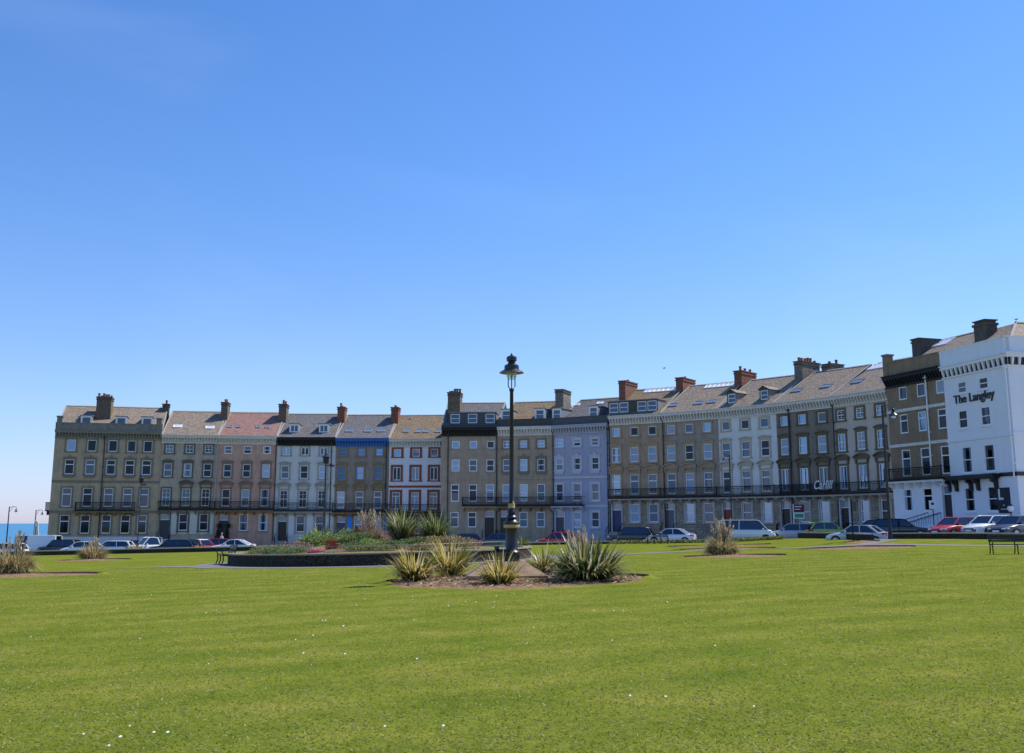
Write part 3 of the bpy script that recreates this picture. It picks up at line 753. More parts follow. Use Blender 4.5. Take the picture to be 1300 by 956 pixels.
    if spec.get('basement'):
        for px in spec['basement']:
            u = u_of(px, -4.2); fm_, pm_ = window_mesh(.95, .8, 'sash', M_WHITE)
            b_ = MB().box(u-.55, u+.55, -.14 if spec.get('base') else -.03, -.002, S-4.72, S-3.9).build('basement_window', M_ROOM, root)
            fo = link('frame', fm_, b_, (u, -.24, S-4.7)); link('pane', pm_, fo)
    root['_u'] = 0; del root['_u']
    return root, S, L, u_of, ang

wst = wallm
C_WHITE = mat('cornice_white', (.68, .64, .58), .7, .15, 3, spec=.2)
C_BLACK = mat('cornice_black', (.02, .02, .022), .6)
C_BLUE = mat('cornice_blue', (.045, .16, .44), .7, .15, 3)
TAN = mat('tan_trim', (.42, .30, .18), .85, .2, 3)
TANL = mat('pale_trim', (.44, .41, .36), .85, .2, 3)
DKT = mat('dark_trim', (.15, .13, .105), .85, .25, 3)
GT = 'houses of the crescent terrace'
HS = []
def seqk(pts):
    """shear of each party wall so neighbours close up behind a curved front"""
    a = [math.atan2(q[1]-p[1], q[0]-p[0]) for p, q in zip(pts, pts[1:])]
    ks = []
    for i in range(len(a)):
        l = math.tan((a[i-1]-a[i])/2) if i > 0 else 0.
        r = math.tan((a[i+1]-a[i])/2) if i < len(a)-1 else 0.
        ks.append((l * 1., -r * 1. ))
    return ks
S4 = [('sash', 'plain'), ('sash', 'arch'), ('sash', 'plain', 'seg'), ('sash', 'plain')]

# end block
g1 = [(-45.1, 132.2), (-38.1, 133.2), (-30.6, 133.8), (-23.0, 134.0), (-15.95, 133.7), (-8.8, 133.1)]
pm_b = wallm('warm_grey_stone', (.235, .20, .155))
h, S, L, uo, an = house('large five-bay stone end house with a balustraded parapet, nearest the sea', GT, (-57.6, 129.2), (-45.15, 132.3), 3.2, 9.9, dict(
    wall=pm_b, trim=mat('b_trim', (.24, .195, .145), .85, .25, 3), cornice=mat('b_cornice', (.26, .23, .19), .85, .25, 3), frieze=0, roof='stone', parapet=.95, piers=[.035, .965], parapetm=mat('b_par', (.22, .205, .17), .85, .3, 3),
    rows=[(8.8, 7.35, 1.08), (6.3, 4.45, 1.1), (2.75, .42, 1.1), (-.6, -2.9, 1.1)],
    cols=[[90.4, 116.7, 143.4, 167.2, 187.9], [88, 114.3, 140.7, 164.6, 186], [84.5, 110.8, 137.6, 161.7, 182.8], [81.5, 107.7, 134.5, 158.8, 180]],
    styles=[('plain', 'plain'), ('toplight', 'ear'), ('toplight', 'plain'), ('toplight', 'plain')], strings=[3.55, -.0 - .2], balcony=[(96.5, 172)],
    base=mat('white_base', (.66, .68, .7), .7, .1, 2), base_h=3.3, pipes=[(129, 9.0, -3.6, M_BLACK)], curtain=.35, ckinds=(2, 2, 0), cforms=(2, 1, 2),
    dormers=[('one', [109.5, 154, 187], 538, 1.1, .95)], dormer_y=1.2, dstyle='plain', chimneys=[(.40, 2.6, 4.8, .9, .95, 'old', 6), (.985, 5.0, 6.4, .4, .5, 'dark', 1)]), 0, 0)
for px in (123, 153, 171, 198): pass
sb = MB(); sb.box(-1.1, -.003, 3.2, 6.2, S-.12, S+.02, 0); sb.box(-.9, -.003, 3.3, 3.5, S-.6, S-.13, 0); sb.box(-.9, -.003, 5.9, 6.1, S-.6, S-.13, 0)
sbo = sb.build('balcony', M_IRON, h); sr = MB()
for k_ in range(18): sr.box(-1.09, -1.07, 3.22+k_*.17, 3.24+k_*.17, S+.02, S+.95)
for k_ in range(6): sr.box(-.1-k_*.17, -.08-k_*.17, 3.22, 3.24, S+.02, S+.95); sr.box(-.1-k_*.17, -.08-k_*.17, 6.16, 6.18, S+.02, S+.95)
sr.box(-1.11, -1.05, 3.2, 6.2, S+.95, S+1.02); sr.box(-1.05, -.004, 3.2, 3.26, S+.95, S+1.02); sr.box(-1.05, -.004, 6.14, 6.2, S+.95, S+1.02); sr.build('railing', M_IRON, sbo)
w1 = wallm('h2_render', (.225, .205, .18))
k = seqk(g1)
W1 = mat('h4_render', (.62, .61, .57), .85, .12, 1.3, .1, streak=.5)
houses1 = [
 dict(lab='brown-grey house with cream ground floor panels and two pale rooflights, beside the big end house', z=3.4, s=dict(wall=w1, trim=DKT, ltrim=DKT, cornice=C_WHITE, roof='stone', cols=[[215.5, 240.8, 265.0], [213.0, 238.3, 263.3], [210.8, 235.8, 260.8], [232.4, 258.5]],
   styles=[('sixes', 'plain'), ('sash', 'arch'), ('sixes', 'plain', 'seg'), ('sash', 'plain')], pedskip=[0], door=(209, 'navy', (.03, .035, .06)), panels=mat('cream_panel', (.62, .59, .5), .8, .08, 2), base=mat('white_base', (.6, .6, .6)), base_h=3.8,
   balcony=[(None, None, .35)], pipes=[(277, 8.6, -3.6, mat('grey_pipe', (.4, .42, .45), .5))], skylights=[(225.5, 541.5, 1.1, .75, 1), (266.5, 543, 1.1, .75, 1)], chimneys=[(.99, 3.6, 5.6, .42, 1.1, 'old', 3)], curtain=.6, ckinds=(0, 3))),
 dict(lab='pinkish-brown house under a red tiled roof with four small rooflights', z=3.35, s=dict(wall=wallm('h3_render', (.27, .185, .165)), trim=mat('h3_trim', (.25, .19, .15), .85, .2, 3), cornice=C_WHITE, roof='red', cols=[[289.9, 314.3, 339], [288.6, 313, 337.7], [286.5, 311.4, 335.8], [309, 333.8]],
   styles=[('sash', None), ('sash', 'arch'), ('sash', 'plain', 'seg'), ('sash', 'sill')], door=(283.8, 'charcoal', (.02, .02, .035)), balcony=[(None, None)], pipes=[(351, 8.6, -4, M_BLACK)],
   skylights=[(292, 541.8, .62, .7), (303, 541.8, .62, .7), (328, 542.2, .62, .7), (339.5, 542.4, .62, .7)], chimneys=[(.99, 3.4, 5.4, .5, .95, 'old', 3)], curtain=.9, cforms=(2, 2, 1))),
 dict(lab='pale grey-white house with a black cornice and two boxy white dormers', z=3.2, s=dict(wall=W1, trim=mat('h4_trim', (.36, .35, .31), .85, .15, 3), cornice=C_BLACK, roof='grey', cols=[[363.5, 387.3, 411.2], [361.8, 386, 409.8], [360, 384.3, 408.3], [381.4, 405.5]],
   styles=[('casement', 'plain'), ('sash', 'arch'), ('sixes', 'plain', 'seg'), ('sash', 'plain')], door=(358.3, 'black', (.012, .012, .014)), panels=mat('white_panel', (.66, .68, .7), .8, .05, 2), balcony=[(None, None)], pipes=[(419.5, 8.6, -3.5, M_BLACK)],
   dormers=[('one', [373.5, 411], 549, 1.05, .95)], dstyle='casement', chimneys=[(.99, 3.6, 5.4, .48, .75, 'red', 2)], curtain=.5, ckinds=(0, 2))),
 dict(lab='dark grey house with a bright blue cornice and blue ground floor panels', z=3.08, s=dict(wall=wallm('h5_render', (.15, .14, .13)), trim=mat('h5_trim', (.27, .20, .11), .85, .2, 3), panes=(1, 4, 2), cornice=C_BLUE, roof='grey', cols=[[435.4, 458.7, 481.5], [433.8, 457.2, 480.3], [432.5, 456.2, 479.4], [454.5, 478.5]],
   styles=[('sash', 'plain'), ('sash', 'arch'), ('toplight', 'plain', 'seg'), ('sash', 'plain')], frames={0: mat('blue_frame', (.16, .35, .75), .5), 1: mat('blue_frame', (.16, .35, .75), .5)}, door=(433, 'darkblue', (.03, .05, .12)), panels=mat('blue_panel', (.06, .26, .78), .7, .05, 2), balcony=[(None, None)],
   pipes=[(489.6, 8.4, -3.5, M_BLACK)], skylights=[(443.5, 547, 1.05, .85), (467.5, 547, 1.05, .85), (484, 547, 1.05, .85)], chimneys=[(.99, 3.6, 5.4, .48, .8, 'red', 2)], curtain=.9, ckinds=(3, 0))),
 dict(lab='lilac-white house with terracotta window surrounds and slanting rooflights', z=2.98, s=dict(wall=wallm('h6_render', (.36, .42, .55), .10), lower=mat('h6_low', (.25, .075, .045), .85, .1, 2), trim=mat('terracotta_trim', (.27, .085, .05), .8, .15, 3), cornice=C_WHITE, roof='brown', cols=[[504.7, 528.2, 551.5], [503.7, 527.4, 550.8], [502.5, 526.6, 550.2], [527, 551]],
   styles=[('plain', 'bold'), ('casement', 'bold'), ('french', 'bold'), ('casement', 'plain')], strings=[3.25], door=(503, 'wine', (.12, .02, .02)), balcony=[(None, None)], pipes=[(561, 8.6, 3.3, M_BLACK)],
   skylights=[(516, 547, .8, 1.0), (531, 547.5, .8, 1.0), (541, 547.5, .8, 1.0), (556, 547.5, .8, 1.0), (520.5, 531.5, .5, .4)], curtain=.95, ckinds=(3, 0))),
]
for i, hh in enumerate(houses1):
    HS.append(house(hh['lab'], GT, g1[i], g1[i+1], hh['z'], 9.3, hh['s'], *k[i]))
R2 = [(7.75, 6.85, .93), (5.5, 4.05, .95), (2.5, .45, .98), (-.8, -2.6, 1.0)]
g2 = [(-8.6, 125.3), (-1.75, 124.9), (4.9, 123.2), (11.25, 119.5)]
k = seqk(g2)
w7 = wallm('h7_render', (.185, .17, .145)); w8 = wallm('h8_render', (.19, .17, .14)); w9 = wallm('h9_render', (.18, .215, .315), .15)
T9 = mat('h9_trim', (.50, .51, .58), .8, .1, 3)
houses2 = [
 dict(lab='grey-brown house with a black cornice and a long attic dormer of three white windows', s=dict(rows=R2, panes=(1, 4, 2), wall=w7, trim=w7, cornice=C_BLACK, roof='grey', parapet=.35, parapetm=mat('slate_hung', (.10, .10, .105), .8, .2, 6), cols=[[578.7, 600.9, 622.8], [578.3, 600.6, 622.5], [577.6, 600.3, 622.2], [576.7, 599.3]],
   styles=[('plain', 'sill'), ('sash', 'sill'), ('toplight', None), ('toplight', None)], strings=[3.2], stringm=w7, door=(621.3, 'black', (.015, .012, .012)), balcony=[(587.5, None)], pipes=[(568.5, 8.4, -4.3, M_BLACK), (632, 8.4, -4.3, M_BLACK)],
   dormers=[('long', [578.5, 600.5, 622.8], 536, 1.15, 1.15)], dormer_y=.35, dormer_up=.15, dormerm=mat('slate_hung', (.1, .1, .105)), chimneys=[(.17, 2.2, 4.4, .75, .95, 'old', 5)], curtain=.8, ckinds=(3, 0, 2))),
 dict(lab='grey-brown house with a white cornice and orange-brown roof, directly behind the tall lamp post', s=dict(panes=(2, 3, 3), rows=R2, wall=w8, trim=mat('h8_trim', (.22, .185, .14), .85, .2, 3), cornice=C_WHITE, roof='brown', parapet=.95, parapetm=mat('dark_parapet', (.085, .08, .075), .85, .2, 3), cols=[[643.5, 664.6, 687], [643.2, 664.8, 686.8], [642.8, 664.8, 686.9], [664.5, 686.3]],
   styles=[('sash', 'plain'), ('sash', 'ear'), ('sash', None), ('sash', None)], strings=[3.2], stringm=w8, door=(641, 'black', (.015, .012, .012)), balcony=[(None, None)], dormers=[('one', [645.5, 687.5], 533, 1.05, 1.2)], dormer_y=.4, dormer_up=.45, chimneys=[(.99, 2.6, 5.4, .5, 1.1, 'stone', 0)], curtain=.9, ckinds=(3, 0), cforms=(0, 2, 2))),
 dict(lab='blue-grey painted house with paler blue window surrounds and cornice', s=dict(rows=R2, wall=w9, trim=T9, cornice=mat('h9_cornice', (.42, .43, .48), .8, .1, 3), roof='grey', parapet=.95, parapetm=mat('dark_parapet2', (.10, .105, .115), .85, .2, 3), cols=[[710.4, 732.6, 755.2], [710.2, 732.7, 755.6], [710.3, 732.7, 755.7], [732.8, 755.8]],
   styles=[('sash', 'plain'), ('sash', 'ear'), ('sash', 'plain'), ('sash', 'plain')], strings=[3.2, -.15], door=(711, 'slate', (.04, .045, .06)), balcony=[(None, 742.5)], pipes=[(701.9, 8.6, -4, M_BLACK), (773.5, 8.6, -4, M_BLACK)],
   dormers=[('one', [711.5, 755.5], 532, 1.0, 1.15)], dormer_y=.4, dormer_up=.45, skylights=[(732.5, 514, .8, .55, 1), (762, 512, .8, .55, 1)], curtain=.8, ckinds=(2, 0, 3))),
]
for i, hh in enumerate(houses2): HS.append(house(hh['lab'], GT, g2[i], g2[i+1], 3.7, 9.3, hh['s'], *k[i]))
g3 = [(11.4, 119.3), (17.05, 115.8), (22.5, 111.5), (27.45, 106.2), (31.6, 100.4), (34.85, 94.0)]
k = seqk(g3)
R3 = [(8.0, 7.0, 1.0), (5.7, 4.0, 1.05), (2.6, .35, 1.08), (-.72, -2.78, 1.12)]
WF = {3: M_WHITE}
houses3 = [
 dict(lab='brown house with a continuous four-window attic dormer and a red brick chimney on its left', s=dict(wall=wallm('h10_render', (.19, .155, .125)), cols=[[782.2, 805.2, 828], [782.3, 805.2, 828.1], [782.6, 805.5, 828.7], [806, 829.8]], door=(783.5, 'navyblue', (.02, .025, .12)),
   dormers=[('long', [782.5, 794.5, 816, 828.3], 521, 1.15, 1.15)], dormer_y=.2, dormerm=M_DARKST, skylights=[(843, 491.5, 4.2, .8, 1)], roof='brown', chimneys=[(.02, 3.2, 6.6, .42, .9, 'red', 1), (.98, 4.9, 8.3, .42, 1.0, 'red', 1)], curtain=.8, ckinds=(3, 0))),
 dict(lab='slate-grey house with tan window surrounds and a row of three rooflights', s=dict(wall=wallm('h11_render', (.165, .155, .155)), cols=[[851.7, 874.7, 897.3], [852, 875, 898.5], [852.7, 876.2, 899.5], [876.3, 900.2]], door=(850.5, 'grey', (.10, .11, .13)),
   skylights=[(855, 514.5, 1.2, .8), (887.5, 511.8, 1.2, .8), (904, 510, 1.2, .8), (922, 483.5, 4.0, .9, 1)], roof='stone', chimneys=[(.985, 4.7, 8.0, .45, 1.1, 'red', 3)], pipes=[(841, 8.6, -4.2, M_BLACK)], curtain=.8, ckinds=(3, 0), basement=[878])),
 dict(lab='cream-white house with two gabled roof dormers and a red front door', s=dict(wall=wallm('h12_render', (.34, .385, .44), .14), trim=mat('h12_trim', (.50, .43, .33), .85, .15, 3), cols=[[921.3, 945.6, 970.2], [922, 946.8, 971.5], [923.2, 948, 972.7], [949, 974.5]], door=(924.5, 'red', (.25, .012, .01)),
   dormers=[('gable', [931.5, 968.3], 510, .95, 1.0)], dormerm=M_DARKST, roof='stone', chimneys=[(.99, 4.4, 7.6, .5, 1.25, 'stone', 6)], curtain=.5, ckinds=(2, 0))),
 dict(lab='sooty dark grey house with brown arched surrounds and a white script sign on its balcony', s=dict(wall=wallm('h13_render', (.115, .11, .105), .35), bars=.075, cols=[[995.4, 1018.3, 1043.3], [996.5, 1019.6, 1044], [997.5, 1021.4, 1046], [1022.5, 1047.5]], door=(998.3, 'black', (.012, .012, .012)), trim=mat('brown_trim', (.15, .115, .075), .85, .25, 3),
   skylights=[(1012, 496, 1.3, .8), (1049, 490.5, 1.3, .8)], roof='stone', chimneys=[(.16, 6.6, 8.6, .6, .9, 'stone', 2)], pipes=[(1005.8, 8.4, -4.2, M_BLACK)], curtain=.9, ckinds=(3, 0), doortrim=TANL)),
 dict(lab='pale grey house with heavy brown arched surrounds, last before the tall brown house', s=dict(wall=wallm('h14_render', (.27, .265, .265), .15), cols=[[1067.5, 1091.7, 1117.3], [1069, 1093.6, 1119], [1071.3, 1096, 1122], [1098.5, 1124.8]], door=(1073.3, 'black', (.012, .012, .012)), trim=mat('brown_trim2', (.17, .13, .085), .85, .25, 3),
   skylights=[(1089, 484.5, 1.4, .8), (1086, 466, 2.4, 1.3, 1)], roof='stone', pipes=[(1058, 8.4, -4.2, M_BLACK)], curtain=.5, ckinds=(0, 3), doortrim=mat('white_base', (.6, .6, .6)))),
]
for i, hh in enumerate(houses3):
    s = dict(panes=(1, 2, 4) if i != 2 else (3, 3, 1), rows=R3, trim=TAN, ltrim=TANL, lower=M_ASHLAR, cornice=C_WHITE, styles=[('plain' if i < 4 else 'sixes', 'plain'), ('sash', 'arch'), ('toplight' if i in (0, 1, 2) else 'casement', 'plain', 'seg'), ('sash', 'plain')], balcony=[(None, None)], balb=TANL)
    if i == 4: s['styles'][1] = ('sixes', 'arch'); 
    s.update(hh['s']); HS.append(house(hh['lab'], GT, g3[i], g3[i+1], 4.46, 9.3, s, *k[i]))
w15 = wallm('h15_render', (.135, .11, .085)); WL = mat('white_masonry', (.82, .82, .84), .7, .05, 1.2, .05, streak=.5)
h15 = house('tall brown house with white string bands, a white ground floor and a white downpipe', GT, (34.35, 93.2), (36.62, 86.15), 5.38, 9.3, dict(
    panes=(1, 2, 4), wall=w15, lower=WL, trim=w15, ltrim=WL, cornice=C_BLACK, roof='stone', parapet=1.25, piers=[.05], rows=[(8.25, 7.1, 1.05), (5.8, 4.1, 1.05), (2.65, .3, 1.15), (-.8, -2.75, 1.15)],
    cols=[[1145.8, 1168.8, 1193.5], [1147.5, 1171, 1196], [1150.6, 1175, 1201], [1152.8, 1178]], styles=[('plain', None), ('toplight', None), ('toplight', None), ('toplight', None)], strings=[6.15, 3.05], stringm=C_WHITE,
    door=(1203.7, 'black', (.01, .01, .01)), side_stairs=4.0, stepm=WL, balcony=[(None, None)], balb=WL, pipes=[(1180.5, 8.6, .9, M_WHITE)], skylights=[(1198, 434, 2.6, 1.3, 1)], chimneys=[(.05, 3.2, 5.6, .5, .05, 'dark', 0)],
    curtain=.8, ckinds=(3, 2), basement=[1153]), 0, 0)
# white corner hotel
HZ = 5.27
P16a, P16b = (36.62, 86.15), (38.42, 78.45)
CAN = MB()
h16, S, L, uo, an = house('white painted corner hotel with dark raised lettering and a deep bracketed cornice', GT, P16a, P16b, HZ, 9.3, dict(
    wall=WL, trim=WL, cornice=WL, bracket=WL, frieze=2, bsp=.55, bdep=.3, roof='stone', parapet=1.3, parapetm=WL, rows=[(7.85, 6.9, 1.1), (5.5, 4.0, 1.12), (2.5, .35, 1.2), (-.8, -2.75, 1.2)],
    cols=[[1220.8, 1248], [1222.3, 1251], [1227.5, 1256], [1231, 1260.5]], styles=[('sash', 'sill'), ('sash', 'sill'), ('sash', 'sill'), ('sash', 'sill')], strings=[3.1], stringm=WL,
    curtain=1., ckinds=(0, 2), cforms=(0, 2), verge=False, base=M_BLACK, base_h=3.25, pipes=[(1284, 8.2, -.2, M_WHITE)] , gable=WL), 0, 0)
for c in list(h16.children):
    if c.name.split('.')[0] in ('roof', 'gable'):
        for q in list(c.children): bpy.data.objects.remove(q)
        bpy.data.objects.remove(c)
rf = MB(); rx, ry = L - 5.0, 5.2; zt = S+9.3+3.6; ze = S+9.3+.4; LY = 13.
rf.add([(0, .2, ze), (L-.2, .2, ze), (rx, ry, zt), (0, ry, zt)], [(0, 1, 2, 3)], 0)
rf.add([(L-.2, .2, ze), (L-.2, LY, ze), (rx, LY, zt), (rx, ry, zt)], [(0, 1, 2, 3)], 2)
rf.add([(0, ry, zt), (rx, ry, zt), (rx, LY, zt), (0, LY-1, ze)], [(0, 1, 2, 3)], 0)
rf.tube([(L-.2, .2, ze), (rx, ry, zt+.04)], .12, 6, 1); rf.tube([(rx, ry, zt+.02), (rx, LY, zt+.02)], .12, 6, 1)
ROOFS['stone_y'] = tile_mat('stone_slate_side', (.33, .262, .195), (.235, .19, .148), (.1, .09, .08), .26, .4, .014, lichen=(.33, .23, .13), plane_='xy')
roof16 = rf.build('roof', [ROOFS['stone'], M_VERGE, ROOFS['stone_y']], h16)
c = MB(); zc = zt + .55
c.box(.05, 1.5, 3.3, 4.5, S+9.6, zc-.5); c.box(-.05, 1.6, 3.2, 4.6, zc-.5, zc-.3); c.box(.1, 1.45, 3.35, 4.45, zc-.3, zc-.1); c.box(-.02, 1.57, 3.23, 4.57, zc-.1, zc)
c.build('chimney', M_DARKST, h16)
# return side of the hotel: wall strings, cornice, brackets, parapet, windows
DD = 12.
s = MB()
s.box(L-.06, L+.34, -.34, DD, S+9.04, S+9.3, 0); s.box(L-.06, L+.46, -.46, DD, S+9.3, S+9.4, 0); s.box(L-.05, L+.1, .05, DD, S+8.44, S+9.038, 2); s.box(L-.05, L+.17, -.17, DD, S+8.32, S+8.438, 0)
for i in range(19):
    y = .3 + i*.62
    s.prism([(L+.3, S+9.036), (L+.3, S+8.9), (L+.18, S+8.46), (L+.102, S+8.46), (L+.102, S+9.036)], y-.085, y+.085, 1, axis='y')
s.build('cornice', [WL, WL, M_BLACK], h16)
s = MB(); s.box(L-.1, L+.25, .1, DD, S+9.402, S+10.6); s.box(L-.15, L+.3, -.3, DD, S+10.6, S+10.69); s.build('parapet', WL, h16)
s = MB(); s.box(L-.04, L+.1, -.1, DD, S+3.1-.13, S+3.1+.13); s.build('string_course', WL, h16)
for r, (zt_, zb_, w_) in enumerate([(7.85, 6.9, 1.1), (5.5, 4.0, 1.12), (2.5, .35, 1.2), (-.8, -2.75, 1.2)]):
    for yy in (3.2, 6.4, 9.6):
        fm_, pm_ = window_mesh(w_, zt_-zb_, 'sash', M_WHITE)
        wo_ = link('window', fm_, h16, (L+.2, yy, S+zb_), R(90)); link('pane', pm_, wo_); link('surround', sur_mesh(w_, zt_-zb_, 'sill', WL), wo_, (0, .2, 0))
        MB().box(L-.2, L+.03, yy-w_/2, yy+w_/2, S+zb_, S+zt_).build('reveal', M_ROOM, wo_.parent) if False else None
# black canopy with paired brackets and band
xa, xb = .05, uo(1270, 0)
s = MB(); s.box(xa, xb, -.75, .02, S-.12, S+.16); s.box(xa+.05, xb-.05, -.62, .02, S-.2, S-.122); s.box(xb, L+.06, -.1, .02, S-.1, S+.2); s.box(L-.03, L+.12, -.1, DD, S-.1, S+.2)
for px in (1207.5, 1215.5, 1234, 1243, 1266):
    x = uo(px, -.4)
    s.prism([(-.6, S-.2), (-.6, S-.42), (-.28, S-.55), (-.2, S-1.1), (.02, S-1.1), (.02, S-.2)], x-.13, x+.13)
s.build('canopy', M_BLACK, h16)
def text_obj(name, txt, size, m, parent, loc, depth=.03, bold=0., shear=0., sx=1., rz=0):
    cu = bpy.data.curves.new(name, 'FONT'); cu.body = txt; cu.size = size; cu.extrude = depth; cu.offset = bold; cu.shear = shear
    cu.align_x = 'CENTER'; cu.space_character = 1.02
    to = bpy.data.objects.new(name, cu); COL.objects.link(to)
    dg = bpy.context.evaluated_depsgraph_get(); me = bpy.data.meshes.new_from_object(to.evaluated_get(dg)); me.name = name
    bpy.data.objects.remove(to); me.materials.clear(); me.materials.append(m)
    me.transform(Matrix.Rotation(R(90), 4, 'X')); me.transform(Matrix.Diagonal((sx, 1, 1, 1)))
    return link(name, me, parent, loc, rz)
tx = uo(1236.5, 6.3)
text_obj('lettering', 'The Langley', 1.0, M_BLACK, h16, (tx, -.05, S+6.1), .04, .014, 0, 1.0)
ux = uo(1275, -1.8)
sg = MB().box(ux-.68, ux+.68, -.09, -.002, S-2.9, S-.95).build('wall_sign', mat('navy_sign', (.02, .022, .04), .4), h16)
text_obj('letter', 'L', 1.15, mat('sign_white', (.75, .75, .72), .6), sg, (ux-.25, -.12, S-1.85), .01, .035)
MB().box(ux-.35, ux+.35, -.10, -.088, S-2.62, S-2.57).box(ux-.08, ux+.1, -.10, -.088, S-2.32, S-2.26).build('rule', mat('sign_white', (.75, .75, .72), .6), sg)
# small lantern by the hotel corner
lp = thing('pedestal_lantern', 'white globe lantern on a short black post beside the corner of the white hotel', 'lamp')
lx = uo(1301, -3); p = h16.matrix_world
ca, sa = math.cos(an), math.sin(an)
def w16(u, y): return (P16a[0] + u*ca - y*sa, P16a[1] + u*sa + y*ca)
X, Y = w16(lx, -1.2); lp.location = (X, Y, roadz(X, Y) + .12)
MB().lathe([(.12, 0), (.12, .1), (.05, .16), (.045, 1.5), (.1, 1.55), (.1, 1.6)], n=10).build('post', M_BLACK, lp, smooth=True)
MB().lathe([(.08, 1.6), (.2, 1.7), (.24, 1.88), (.16, 2.05)], n=12).build('globe', mat('opal', (.8, .8, .78), .3), lp, smooth=True)
MB().lathe([(.2, 2.04), (.12, 2.15), (.03, 2.22)], n=12).build('cap', M_BLACK, lp, smooth=True)

# script hotel sign on the dark balcony, gold plaque, for-sale board
h13, S13, L13, u13, _ = HS[11]
text_obj('script_lettering', 'Carlill', 1.2, mat('sign_white', (.75, .75, .72), .6), h13, (u13(1053, .6), -1.06, S13+.42), .03, .006, .35, .74)
h3, S3, L3, u3, _ = HS[1]
ps = MB().box(-.42, .42, -.05, -.002, -.2, .2).build('plaque', mat('plaque_gold', (.5, .4, .22), .5), h3, (u3(295.5, -1.9), 0, S3-1.95))
MB().box(-.3, .3, -.058, -.049, .03, .07).box(-.2, .2, -.058, -.049, -.09, -.05).build('rule', M_DARKST, ps)
for px, cat_l in ((278.5, 'left'), (290, 'right')):   # clipped bay trees and baskets either side of that door
    u = u3(px, -3); ca_, sa_ = math.cos(h3.rotation_euler.z), math.sin(h3.rotation_euler.z)
    X, Y = h3.location.x + u*ca_ + 1.0*sa_, h3.location.y + u*sa_ - 1.0*ca_
    t = thing('potted_conifer', 'clipped dark conifer in a tub, %s of the charcoal door' % cat_l, 'potted plant', (X, Y, roadz(X, Y) + .12), 0, 'tubs flanking the charcoal door')
    MB().lathe([(.22, 0), (.3, .45), (.33, .5)], n=10).build('tub', M_DARKST, t)
    rr = random.Random(int(px)); lf = MB()
    for i in range(700):
        z = rr.random(); r_ = .42*(1-z)**.7 * rr.random()**.3; a = rr.random()*6.28; c_ = Vector((r_*math.cos(a), r_*math.sin(a), .5+2.0*z))
        d = [Vector([rr.uniform(-.09, .09) for _ in range(3)]) for _ in range(3)]
        lf.add([c_+q for q in d], [(0, 1, 2)], 0, rr.random()+.01)
    lf.build('foliage', leaf_mat('conifer', [(0, (.015, .03, .012)), (1, (.04, .07, .02))]), t)
    b = thing('hanging_basket', 'dark leafy hanging basket, %s of the charcoal door' % cat_l, 'hanging basket', (h3.location.x + u*ca_ + .45*sa_, h3.location.y + u*sa_ - .45*ca_, h3.location.z + S3 - 2.1), h3.rotation_euler.z, 'baskets beside the charcoal door')
    bk = MB()
    for i in range(300):
        v = Vector([rr.gauss(0, 1) for _ in range(3)]).normalized() * .36 * rr.random()**.4
        d = [Vector([rr.uniform(-.08, .08) for _ in range(3)]) for _ in range(3)]
        bk.add([v+q for q in d], [(0, 1, 2)], 0, rr.random()+.01)
    bk.build('foliage', leaf_mat('conifer', []) if 'conifer' not in MC else MC['conifer'], b)
    MB().tube([(0, .42, .45), (0, 0, .5), (0, 0, .25)], .02, 6).build('bracket', M_IRON, b)

# ------------------------------------------------------------------ low walls at the lawn's edge
def low_wall(label, pts, h, th=.34, zf=lawnz, top=True):
    t = thing('low_stone_wall', label, 'wall', (*pts[0], zf(*pts[0])), 0, 'low walls edging the gardens')
    b = MB(); c = MB(); x0, y0 = pts[0]; z0 = zf(*pts[0]); P = []
    for a, q in zip(pts, pts[1:]):
        n = max(1, int(math.hypot(q[0]-a[0], q[1]-a[1]) / 3))
        P += [lerp2(a, q, k/n) for k in range(n)]
    P.append(pts[-1]); prev = None
    for i, p in enumerate(P):
        a, q = P[max(0, i-1)], P[min(len(P)-1, i+1)]; dx, dy = q[0]-a[0], q[1]-a[1]; l = math.hypot(dx, dy); nx, ny = -dy/l, dx/l
        z = zf(*p)
        def sec(w, zb, zt): return [(p[0]+nx*s_*w-x0, p[1]+ny*s_*w-y0, zz-z0) for s_, zz in ((-1, zb), (1, zb), (1, zt), (-1, zt))]
        s1, s2 = sec(th/2, z-1.3, z+h), sec(th/2+.05, z+h, z+h+.09)
        if prev:
            for mb, pa, pb in ((b, prev[0], s1), (c, prev[1], s2)):
                mb.add(pa + pb, [(0, 4, 5, 1), (1, 5, 6, 2), (2, 6, 7, 3), (3, 7, 4, 0)])
        for mb, s_ in ((b, s1), (c, s2)):
            if i in (0, len(P)-1): mb.add(s_, [(0, 1, 2, 3)])
        prev = (s1, s2)
    b.build('wall_face', M_LSTONE, t); c.build('coping', M_COPE, t)
    return t
low_wall('long low dark stone wall with a pale coping in front of the cars by the end house', WC[1:6], .36)
low_wall('low dark stone wall with a pale top behind the tall lamp post', [(-8, 98.8), (-3, 98.5), (-.4, 97.8)], .30)
low_wall('low dark wall running behind the dark spiky plants, before the red hatchback', [(1.4, 97.4), (5, 96.5), (9.5, 94.5)], .18)
low_wall('low stone wall curving towards the silver saloon, left of the gap', [(24.35, 88.2), (24.6, 80), (24.2, 70.2)], .38)
low_wall('low stone wall with a pale coping along the right, in front of the red car', WC[15:19], .34)

PX, PY = -.2, 33.5
